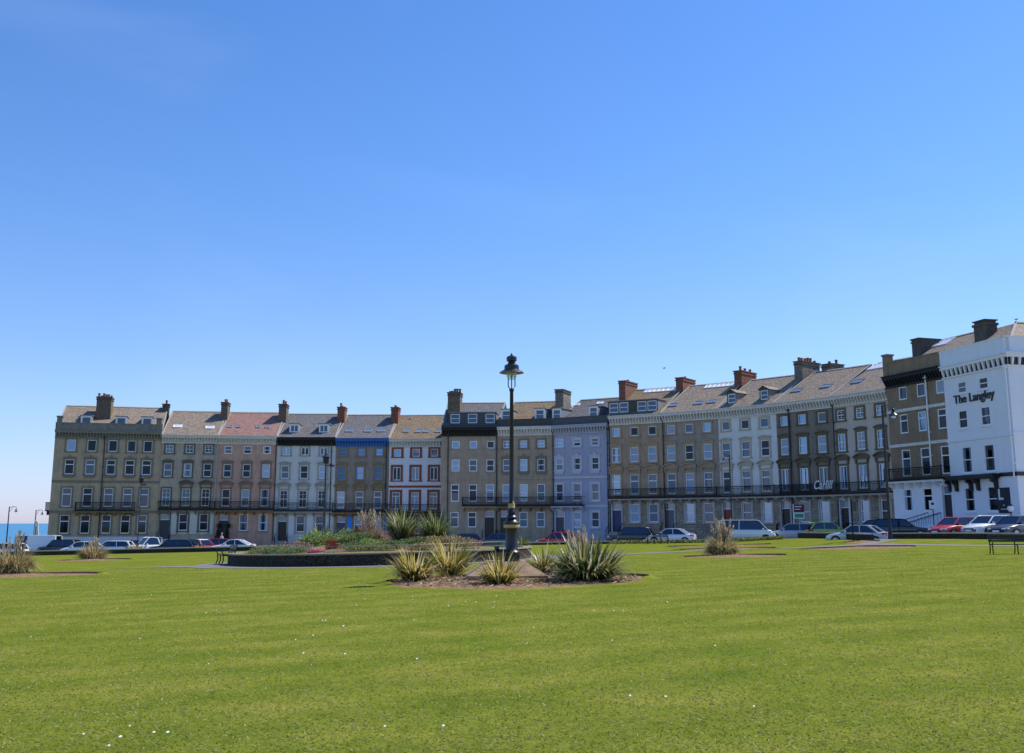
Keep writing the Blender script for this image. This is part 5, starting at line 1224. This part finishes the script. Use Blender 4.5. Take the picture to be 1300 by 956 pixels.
def car(label, kind, col, px, Y, hdg, z=None, dz=0., roofm=None, paint=None, group='cars parked round the crescent', cat='car', py=688):
    Lc_, Wd, H, belt, wb, wt, rr_, rb, hz, tz = TY[kind]; x = at(px, Y, py)
    z = roadz(x, Y)+dz if z is None else z
    nm = {'van': 'people_carrier', 'bigvan': 'panel_van', 'pickup': 'pickup_truck'}.get(kind, 'parked_car')
    t = thing(nm, label, cat, (x, Y, z), hdg, group)
    pm = mat('paint_' + paint, col, .28, spec=.5, coat=.8); h, w = Lc_/2, Wd/2
    st = [(-h, w*.80, .40, tz*.80), (-h+.08, w*.90, .26, tz*.97), (-h+.35, w*.98, .20, tz), (rb if rb > -h+.5 else -h+.5, w, .19, belt), (0, w, .19, belt), (wb, w, .19, belt-.01), (wb+.3, w*.99, .19, belt*.6+hz*.4), (h-.35, w*.95, .2, hz+.03), (h-.08, w*.86, .26, hz*.88), (h, w*.72, .38, hz*.70)]
    b = MB(); V = []
    for xx, ww, zb, zt in st:
        sec = [(ww*.90, zb), (ww, zb+.14), (ww, zt-.22), (ww*.965, zt-.07), (ww*.86, zt)]
        V += [(xx, yy, zz) for yy, zz in sec] + [(xx, -yy, zz) for yy, zz in sec[::-1]]
    n = 10; b.add(V, [(i*n+k, i*n+(k+1) % n, (i+1)*n+(k+1) % n, (i+1)*n+k) for i in range(len(st)-1) for k in range(n)] + [tuple(range(n))[::-1], tuple((len(st)-1)*n+k for k in range(n))])
    # roof panel and pillars
    wr = w*.74; wg = w*.90; zr = H
    b.add([(wt+.05, -wr*.96, zr-.05), (wt+.05, wr*.96, zr-.05), (wt-.25, -wr, zr), (wt-.25, wr, zr), (rr_+.25, -wr, zr-.01), (rr_+.25, wr, zr-.01), (rr_-.05, -wr*.95, zr-.07), (rr_-.05, wr*.95, zr-.07)],
          [(0, 1, 3, 2), (2, 3, 5, 4), (4, 5, 7, 6)], 1 if roofm else 0)
    for q in (-1, 1):
        b.tube([(wb+.02, q*wg, belt-.03), (wt+.03, q*wr, zr-.05)], .04, 6); b.tube([(wt+.03, q*wr, zr-.05), (wt-.25, q*wr*1.02, zr-.015), (rr_+.25, q*wr*1.02, zr-.02), (rr_, q*wr, zr-.08)], .035, 6)
        b.tube([(rb-.02, q*wg, belt-.03), (rr_-.02, q*wr, zr-.08)], .075 if kind != 'coupe' else .1, 6)
        mid = (wt+rr_)/2 if kind != 'pickup' else rr_
        if kind != 'pickup': b.tube([(mid-.05, q*(wg+.005), belt-.03), (mid, q*(wr+.005), zr-.04)], .035, 6)
    if kind == 'bigvan': 
        for q in (-1, 1): b.add([(wt-.75, q*(wg+.01), belt-.03), (rb, q*(wg+.01), belt-.03), (rr_, q*(wr+.012), zr-.05), (wt-.75, q*(wr+.012), zr-.03)], [(0, 1, 2, 3)])
    if kind == 'pickup':
        for q in (-1, 1): b.tube([(-.75, q*w*.8, belt), (-.75, q*w*.62, H-.05), (-.75, 0, H-.02)], .035, 6)
        b.box(-h+.1, -.55, -w+.12, w-.12, belt-.06, belt+.002, 0)
    b.build('body', [pm, roofm or pm], t, smooth=True)
    g = MB(); g.add([(wb, -wg, belt-.02), (wb, wg, belt-.02), (rb, wg, belt-.02), (rb, -wg, belt-.02), (wt, -wr, zr-.04), (wt, wr, zr-.04), (rr_, wr, zr-.06), (rr_, -wr, zr-.06)],
                    [(0, 1, 5, 4), (1, 2, 6, 5), (2, 3, 7, 6), (3, 0, 4, 7), (4, 5, 6, 7)])
    g.build('windows', M_CG, t)
    rad = .32 if kind not in ('suv', 'van', 'bigvan', 'pickup') else .35
    if rad not in _wh:
        a = MB(); N_ = 20
        def ring(mb, prof, mi=0):
            vs = []
            for r_, y_ in prof: vs += [(r_*math.cos(2*math.pi*k/N_), y_, r_*math.sin(2*math.pi*k/N_)) for k in range(N_)]
            mb.add(vs, [(i*N_+k, i*N_+(k+1) % N_, (i+1)*N_+(k+1) % N_, (i+1)*N_+k) for i in range(len(prof)-1) for k in range(N_)] + [tuple(range(N_)), tuple((len(prof)-1)*N_+k for k in range(N_))], mi)
        ring(a, [(rad*.9, -.1), (rad, -.07), (rad, .07), (rad*.9, .1)]); ty = a.mesh('tyre', M_TYRE, True)
        c = MB(); ring(c, [(rad*.66, -.106), (rad*.60, -.112), (rad*.2, -.104)]); 
        ring(c, [(rad*.2, .104), (rad*.60, .112), (rad*.66, .106)]); _wh[rad] = (ty, c.mesh('rim', M_RIM, False))
    ty, rm_ = _wh[rad]
    for wx in (h-.86, -h+.82):
        for q in (-1, 1):
            wo_ = link('wheel', ty, t, (wx, q*(w-.08), rad)); link('rim', rm_, wo_)
            ar = MB(); k_ = 14; ar.add([(wx+(rad+.06)*math.cos(math.pi*i/k_), q*(w+.004), rad-.02+(rad+.06)*math.sin(math.pi*i/k_)) for i in range(k_+1)] + [(wx+(rad-.01)*math.cos(math.pi*i/k_), q*(w+.004), rad-.02+(rad-.01)*math.sin(math.pi*i/k_)) for i in range(k_, -1, -1)],
                   [(i, i+1, 2*k_-i, 2*k_+1-i) for i in range(k_)]); ar.build('wheel_arch', M_TRIM, t)
    for q in (-1, 1):
        MB().add([(h-.03, q*w*.45, hz*.72), (h-.03, q*w*.72, hz*.74), (h-.30, q*w*.97, hz*.80), (h-.30, q*w*.975, hz*.96), (h-.07, q*w*.76, hz*.93), (h-.05, q*w*.47, hz*.88)], [(0, 1, 4, 5), (1, 2, 3, 4)]).build('headlight', M_HL, t)
        MB().add([(-h-.008, q*w*.55, tz*.72), (-h-.008, q*w*.80, tz*.72), (-h+.32, q*(w*.985+.006), tz*.78), (-h+.32, q*(w*.985+.006), tz*.94), (-h+.05, q*w*.89, tz*.96), (-h+.03, q*w*.6, tz*.95)], [(0, 1, 4, 5), (1, 2, 3, 4)]).build('tail_light', M_TL, t)
        MB().box(wb-.45, wb-.28, q*(w+.02)-.06, q*(w+.02)+.10*q-.0+.06*0, belt-.02, belt+.12).build('mirror', pm if kind != 'bigvan' else M_TRIM, t)
    MB().box(-h-.012, -h+.05, -.26, .26, tz*.55, tz*.55+.12).build('rear_plate', M_PY, t); MB().box(h-.05, h+.012, -.26, .26, .40, .51).build('front_plate', M_PW, t)
    MB().box(h-.06, h+.006, -w*.45, w*.45, hz*.62, hz*.80).build('grille', M_TRIM, t)
    MB().box(h-.12, h-.005, -w*.66, w*.66, .22, .36).box(-h+.0-.004, -h+.12, -w*.74, w*.74, .22, .36).build('bumper_trim', M_TRIM, t)
    return t
Lf, Rt = R(180), 0.
WHT = (.78, .79, .80); SIL = (.50, .53, .57); BLK = (.012, .012, .015); RED = (.50, .012, .02)
car('white car at the left edge of the photo, behind the pampas grass', 'estate', WHT, 6, 106, Lf, paint='white')
car('white panel van parked before the sea, left of the end house', 'bigvan', WHT, 44, 112, Lf, paint='white', cat='van')
car('black off-roader right of the white panel van', 'suv', BLK, 77, 110, R(175), paint='black')
car('white hatchback half hidden by the pampas before the end house', 'hatch', WHT, 104, 107, Lf, paint='white')
car('white estate car before the end house, its red tail light at right', 'estate', WHT, 142, 106, R(182), paint='white')
car('dark maroon car between the white estate and the white pickup', 'hatch', (.05, .01, .015), 165, 107.5, R(186), paint='maroon')
car('white pickup truck with a hooped roll bar', 'pickup', WHT, 193, 106.5, R(222), paint='white', cat='pickup')
car('black estate car right of the white pickup', 'estate', BLK, 219, 104.5, R(184), paint='black')
car('red and white small car right of the black estate', 'hatch', (.42, .02, .02), 247, 107, R(150), paint='red2', roofm=mat('white_roof', (.75, .75, .75), .4))
car('dark red car before the charcoal door, beside the standing person', 'hatch', (.22, .012, .025), 272, 109, R(190), paint='darkred')
car('white coupe right of the dark red car', 'coupe', WHT, 296, 105, R(182), paint='white')
car('navy blue car with a lit-looking pink tail light, left of the lamp post', 'hatch', (.015, .018, .06), 588, 104, R(178), paint='navy')
car('dark blue saloon just left of the tall lamp base', 'sedan', (.03, .04, .07), 630, 106, R(175), paint='darkblue')
car('bright red hatchback before the blue-grey house', 'hatch', RED, 706, 99.5, R(176), paint='red')
car('white-roofed dark hatchback behind the bright red one', 'hatch', (.03, .03, .04), 709, 105, R(180), paint='black2', roofm=mat('white_roof', (.75, .75, .75), .4))
car('black estate with a pale roof box shape, below the brown house', 'suv', (.015, .02, .022), 801, 99.5, R(165), paint='black3', roofm=mat('silver_roof', (.6, .6, .6), .4))
car('white saloon with red tail lights behind the far bench', 'sedan', (.70, .72, .76), 852, 97.5, R(160), paint='pearl')
car('white people carrier facing right below the red door', 'van', WHT, 948, 90.5, R(-12), paint='white', cat='van')
car('silver-blue hatchback right of the white people carrier', 'estate', (.30, .36, .46), 1008, 91, R(152), paint='silverblue')
car('lime green hatchback under the dark house', 'hatch', (.42, .52, .06), 1050, 90, R(10), paint='lime')
car('silver saloon with its tail towards the lawn, by the tall street lamp', 'sedan', SIL, 1091, 76, R(142), z=.05, paint='silver')
car('black car hidden behind the silver saloon', 'hatch', (.03, .015, .02), 1112, 84, R(140), paint='black4')
car('black estate car below the white staircase', 'estate', BLK, 1144, 81, R(-22), paint='black', dz=.0)
car('red hatchback below the white corner hotel', 'hatch', RED, 1215, 73.5, R(203), paint='red', dz=.0)
car('white hatchback right of the red one, before the hotel', 'hatch', WHT, 1258, 71.5, R(204), paint='white', dz=.05)
car('dark grey car overlapping the white hatchback at the right edge', 'hatch', (.05, .055, .08), 1292, 69, R(206), paint='graphite', dz=-.02)

# ------------------------------------------------------------------ signs, banner, person, birds
t = thing('sale_board', 'maroon and green estate board on a post before the dark grey house', 'sign', (at(1016, 97), 97, roadz(at(1016, 97), 97)), R(-25))
MB().tube([(-.48, 0, 0), (-.48, 0, 3.2)], .05, 6).build('post', M_WHITE, t)
MB().box(-.45, .5, -.03, .03, 2.45, 3.15).build('upper_panel', mat('maroon', (.12, .01, .03), .5), t)
MB().box(-.45, .5, -.03, .03, 1.85, 2.42).build('lower_panel', mat('board_white', (.7, .72, .68), .5), t)
MB().box(-.38, .43, -.042, -.031, 1.95, 2.3).box(-.38, .43, .031, .042, 1.95, 2.3).build('green_panel', mat('board_green', (.05, .28, .12), .5), t)
MB().box(-.35, .3, -.042, -.031, 2.92, 3.0).box(-.35, .15, -.042, -.031, 2.68, 2.75).build('rule', mat('board_white', (.7, .72, .68), .5), t)
x = at(1187.5, 79); t = thing('parking_sign', 'small white square sign on a dark post by the hotel staircase', 'sign', (x, 79, roadz(x, 79)), R(-30))
MB().tube([(0, 0, 0), (0, 0, 2.6)], .04, 6).build('post', M_IRON, t)
MB().box(-.25, .25, -.05, -.03, 2.1, 2.75).build('sign_plate', mat('board_white2', (.75, .75, .75), .5), t)
MB().lathe([(.11, 0), (.11, .01)], n=14).build('disc', mat('blue_disc', (.01, .02, .15), .5), t)
d = [o for o in t.children if o.name.startswith('disc')][0]; d.rotation_euler = (R(90), 0, 0); d.location = (0, -.051, 2.5)
x = at(1083.5, 71.5); t = thing('bare_sign_post', 'thin dark post with a small plate behind the curving low wall', 'post', (x, 71.5, lawnz(x, 71.5)))
MB().tube([(0, 0, 0), (0, 0, 2.75)], .05, 6).build('post', M_IRON, t); MB().box(-.02, .32, -.03, .0, 2.0, 2.6).build('plate', M_DARKST, t)
x = at(43.5, 118); t = thing('furled_banner', 'white tapering furled banner with a red flash against the sea', 'banner', (x, 118, roadz(x, 118)))
MB().tube([(-.25, 0, 0), (-.1, 0, 4.1)], .04, 6).build('pole', M_IRON, t)
b = MB(); b.add([(-.2, -.05, 1.2), (.55, -.05, 1.2), (.25, -.04, 3.7), (-.08, -.04, 3.9), (-.2, .05, 1.2), (.55, .05, 1.2), (.25, .04, 3.7), (-.08, .04, 3.9)], [(0, 1, 2, 3), (4, 7, 6, 5), (1, 5, 6, 2), (0, 3, 7, 4), (3, 2, 6, 7), (0, 4, 5, 1)])
b.build('cloth', mat('banner_cloth', (.72, .70, .66), .8, .1, 3), t); MB().box(.02, .12, -.062, -.052, 2.0, 3.2).build('red_flash', mat('red_cloth', (.5, .08, .05), .8), t)

def person(label, x, y, z, rz):
    t = thing('person', label, 'person', (x, y, z), rz)
    J = [((0, 0, .98), .14), ((0, 0, 1.15), .125), ((0, 0, 1.36), .15), ((0, 0, 1.46), .07), ((0, .0, 1.55), .055), ((0, -.01, 1.64), .085), ((0, -.01, 1.72), .07),
         ((-.1, 0, .92), .10), ((-.11, -.02, .50), .065), ((-.11, .02, .09), .045), ((-.11, -.14, .04), .04), ((.1, 0, .92), .10), ((.12, -.02, .50), .065), ((.13, .02, .09), .045), ((.13, -.14, .04), .04),
         ((-.19, 0, 1.40), .06), ((-.26, .02, 1.13), .045), ((-.24, -.12, .90), .035), ((-.23, -.17, .82), .035), ((.19, 0, 1.40), .06), ((.26, .02, 1.13), .045), ((.24, -.12, .90), .035), ((.23, -.17, .82), .035)]
    E_ = [(0, 1), (1, 2), (2, 3), (3, 4), (4, 5), (5, 6), (0, 7), (7, 8), (8, 9), (9, 10), (0, 11), (11, 12), (12, 13), (13, 14), (2, 15), (15, 16), (16, 17), (17, 18), (2, 19), (19, 20), (20, 21), (21, 22)]
    me = bpy.data.meshes.new('body'); me.from_pydata([j[0] for j in J], E_, []); o = link('body', me, t)
    md = o.modifiers.new('skin', 'SKIN'); sv = me.skin_vertices[0].data
    for i, j in enumerate(J): sv[i].radius = (j[1], j[1]*.85)
    sv[0].use_root = True
    sb = o.modifiers.new('sub', 'SUBSURF'); sb.levels = sb.render_levels = 2
    bpy.context.view_layer.update(); dg = bpy.context.evaluated_depsgraph_get(); m2 = bpy.data.meshes.new_from_object(o.evaluated_get(dg))
    o.modifiers.clear(); o.data = m2; m2.name = 'body'; m2.materials.clear()
    for mm in (mat('skin', (.55, .32, .22), .6), mat('pale_shirt', (.72, .66, .62), .85), mat('dark_trousers', (.04, .045, .07), .85), mat('shoe', (.03, .03, .03), .6)): m2.materials.append(mm)
    for p in m2.polygons:
        c = p.center; p.material_index = 3 if c.z < .08 else 2 if c.z < .98 and abs(c.x) < .21 else 1 if (c.z < 1.47 and (abs(c.x) < .22 or c.z > 1.2)) else 0
        p.use_smooth = True
    hm_ = MB().lathe([(.085, 1.62), (.1, 1.68), (.09, 1.76), (.04, 1.80)], 0, .012, 0, 10); hm_.build('hair', mat('grey_hair', (.35, .32, .3), .8), t, smooth=True)
    f_ = MB(); f_.box(-.035, -.02, -.092, -.08, 1.665, 1.675); f_.box(.02, .035, -.092, -.08, 1.665, 1.675); f_.box(-.02, .02, -.092, -.08, 1.605, 1.612); f_.build('face_features', M_TRIM, t)
    MB().prism([(-.085, 1.66), (-.112, 1.63), (-.085, 1.625)], -.012, .012).build('nose', mat('skin', (.55, .32, .22)), t)
person('person in a pale top standing between the dark red car and the white coupe', at(281, 109.5), 109.5, roadz(at(281, 109.5), 109.5)+.25, R(-40))

def gull(label, x, y, z, rz, flying):
    t = thing('gull', label, 'bird', (x, y, z), rz, 'gulls'); gm = mat('gull_white', (.6, .6, .6), .8); gg = mat('gull_grey', (.12, .13, .14), .8)
    b = MB(); pr = [(.01, -.22), (.05, -.15), (.085, -.02), (.07, .1), (.045, .16), (.05, .2), (.035, .25), (.008, .31)]
    N_ = 10; vs = []
    for r_, s_ in pr: vs += [(s_, r_*math.cos(2*math.pi*k/N_), r_*math.sin(2*math.pi*k/N_) + (.18 if not flying else 0) + max(0, s_-.1)*.5) for k in range(N_)]
    b.add(vs, [(i*N_+k, i*N_+(k+1) % N_, (i+1)*N_+(k+1) % N_, (i+1)*N_+k) for i in range(len(pr)-1) for k in range(N_)]); b.build('body', gm if not flying else gg, t, smooth=True)
    if flying:
        for q in (-1, 1):
            MB().add([(.08, q*.04, .03), (-.08, q*.04, .03), (-.02, q*.35, .16), (.1, q*.33, .16), (-.12, q*.68, .08)], [(0, 1, 2, 3), (3, 2, 4)]).build('wing', gg, t)
    else:
        for q in (-1, 1):
            MB().add([(.1, q*.075, .22), (-.28, q*.03, .2), (-.1, q*.09, .15)], [(0, 1, 2)]).build('wing', gg, t)
            MB().tube([(0, q*.03, .12), (0, q*.03, 0)], .008, 5).build('leg', M_GOLD, t)
a, tt = ray(843, 467.5); gull('small bird flying in the sky above the brown house', a*170, 170, EYE+tt*170, R(20), True)
X, Y = w16(rx+.1, ry); gull('gull perched on the hotel roof ridge beside the big chimney', X, Y, h16.location.z + zt + .12, R(100), False)

# ------------------------------------------------------------------ grass blades and daisies near the viewer
rs = np.random.RandomState(4)
def np_mesh(name, V, Fc, tint, m):
    me = bpy.data.meshes.new(name); k = Fc.shape[1]
    me.vertices.add(len(V)); me.vertices.foreach_set('co', V.astype(np.float32).ravel())
    me.loops.add(Fc.size); me.loops.foreach_set('vertex_index', Fc.astype(np.int32).ravel())
    me.polygons.add(len(Fc)); me.polygons.foreach_set('loop_start', np.arange(0, Fc.size, k, dtype=np.int32)); me.polygons.foreach_set('loop_total', np.full(len(Fc), k, dtype=np.int32))
    me.update(calc_edges=True); a_ = me.attributes.new('tint', 'FLOAT', 'FACE'); a_.data.foreach_set('value', tint.astype(np.float32)); me.materials.append(m)
    return tag(link(name, me), kind='stuff')
NB = 330000
yy = 5.0 + 50*rs.rand(NB)**2.2; xx = (rs.rand(NB)*2-1)*(.62*yy+1.)
keep = (((xx-.15)/4.25)**2 + ((yy-32.6)/4.15)**2 > 1) & ((xx-GC[0])**2 + (yy-GC[1])**2 > 10.2**2) & (((xx+21.2)/3.5)**2 + ((yy-46)/1.9)**2 > 1) & (((xx-11)/2.8)**2 + ((yy-51.4)/1.8)**2 > 1); xx, yy = xx[keep], yy[keep]; NB = len(xx)
zz = .021*xx - .0046*yy
hh = (.008+.012*rs.rand(NB)); ww = (.004+.005*rs.rand(NB))*(1+.03*yy); aa = rs.rand(NB)*2*np.pi; ln = .8+rs.rand(NB)*2.6
bx, by = np.cos(aa)*ww, np.sin(aa)*ww; la = rs.rand(NB)*2*np.pi
V = np.empty((NB, 3, 3)); V[:, 0] = np.stack([xx-bx, yy-by, zz-.002], 1); V[:, 1] = np.stack([xx+bx, yy+by, zz-.002], 1)
V[:, 2] = np.stack([xx+np.cos(la)*ln*hh, yy+np.sin(la)*ln*hh, zz+hh], 1)
np_mesh('grass_blades', V.reshape(-1, 3), np.arange(NB*3).reshape(-1, 3), rs.rand(NB), leaf_mat('blade', [(0, (.14, .178, .017)), (.5, (.205, .235, .032)), (.85, (.33, .34, .10)), (1, (.55, .51, .32))], .8, .5))
ND = 110; cx_ = (rs.rand(40)*2-1); cy_ = 8+34*rs.rand(40); ci = rs.randint(0, 40, ND)
dy = cy_[ci]+rs.randn(ND)*.35; dx = cx_[ci]*.5*cy_[ci]+rs.randn(ND)*.5; rnd_ = rs.rand(ND) < .35
dx[rnd_] = (rs.rand(rnd_.sum())*2-1)*22; dy[rnd_] = 10+38*rs.rand(rnd_.sum())
k8 = 6; ang8 = np.arange(k8)*2*np.pi/k8; rr8 = (.009+.007*rs.rand(ND))
V = np.stack([dx[:, None]+rr8[:, None]*np.cos(ang8), dy[:, None]+rr8[:, None]*np.sin(ang8)*.9, (.021*dx-.0046*dy+.035)[:, None]+.006*np.sin(ang8)], 2)
np_mesh('daisies', V.reshape(-1, 3), np.arange(ND*k8).reshape(-1, k8), rs.rand(ND), mat('daisy_white', (.7, .7, .66), .8))
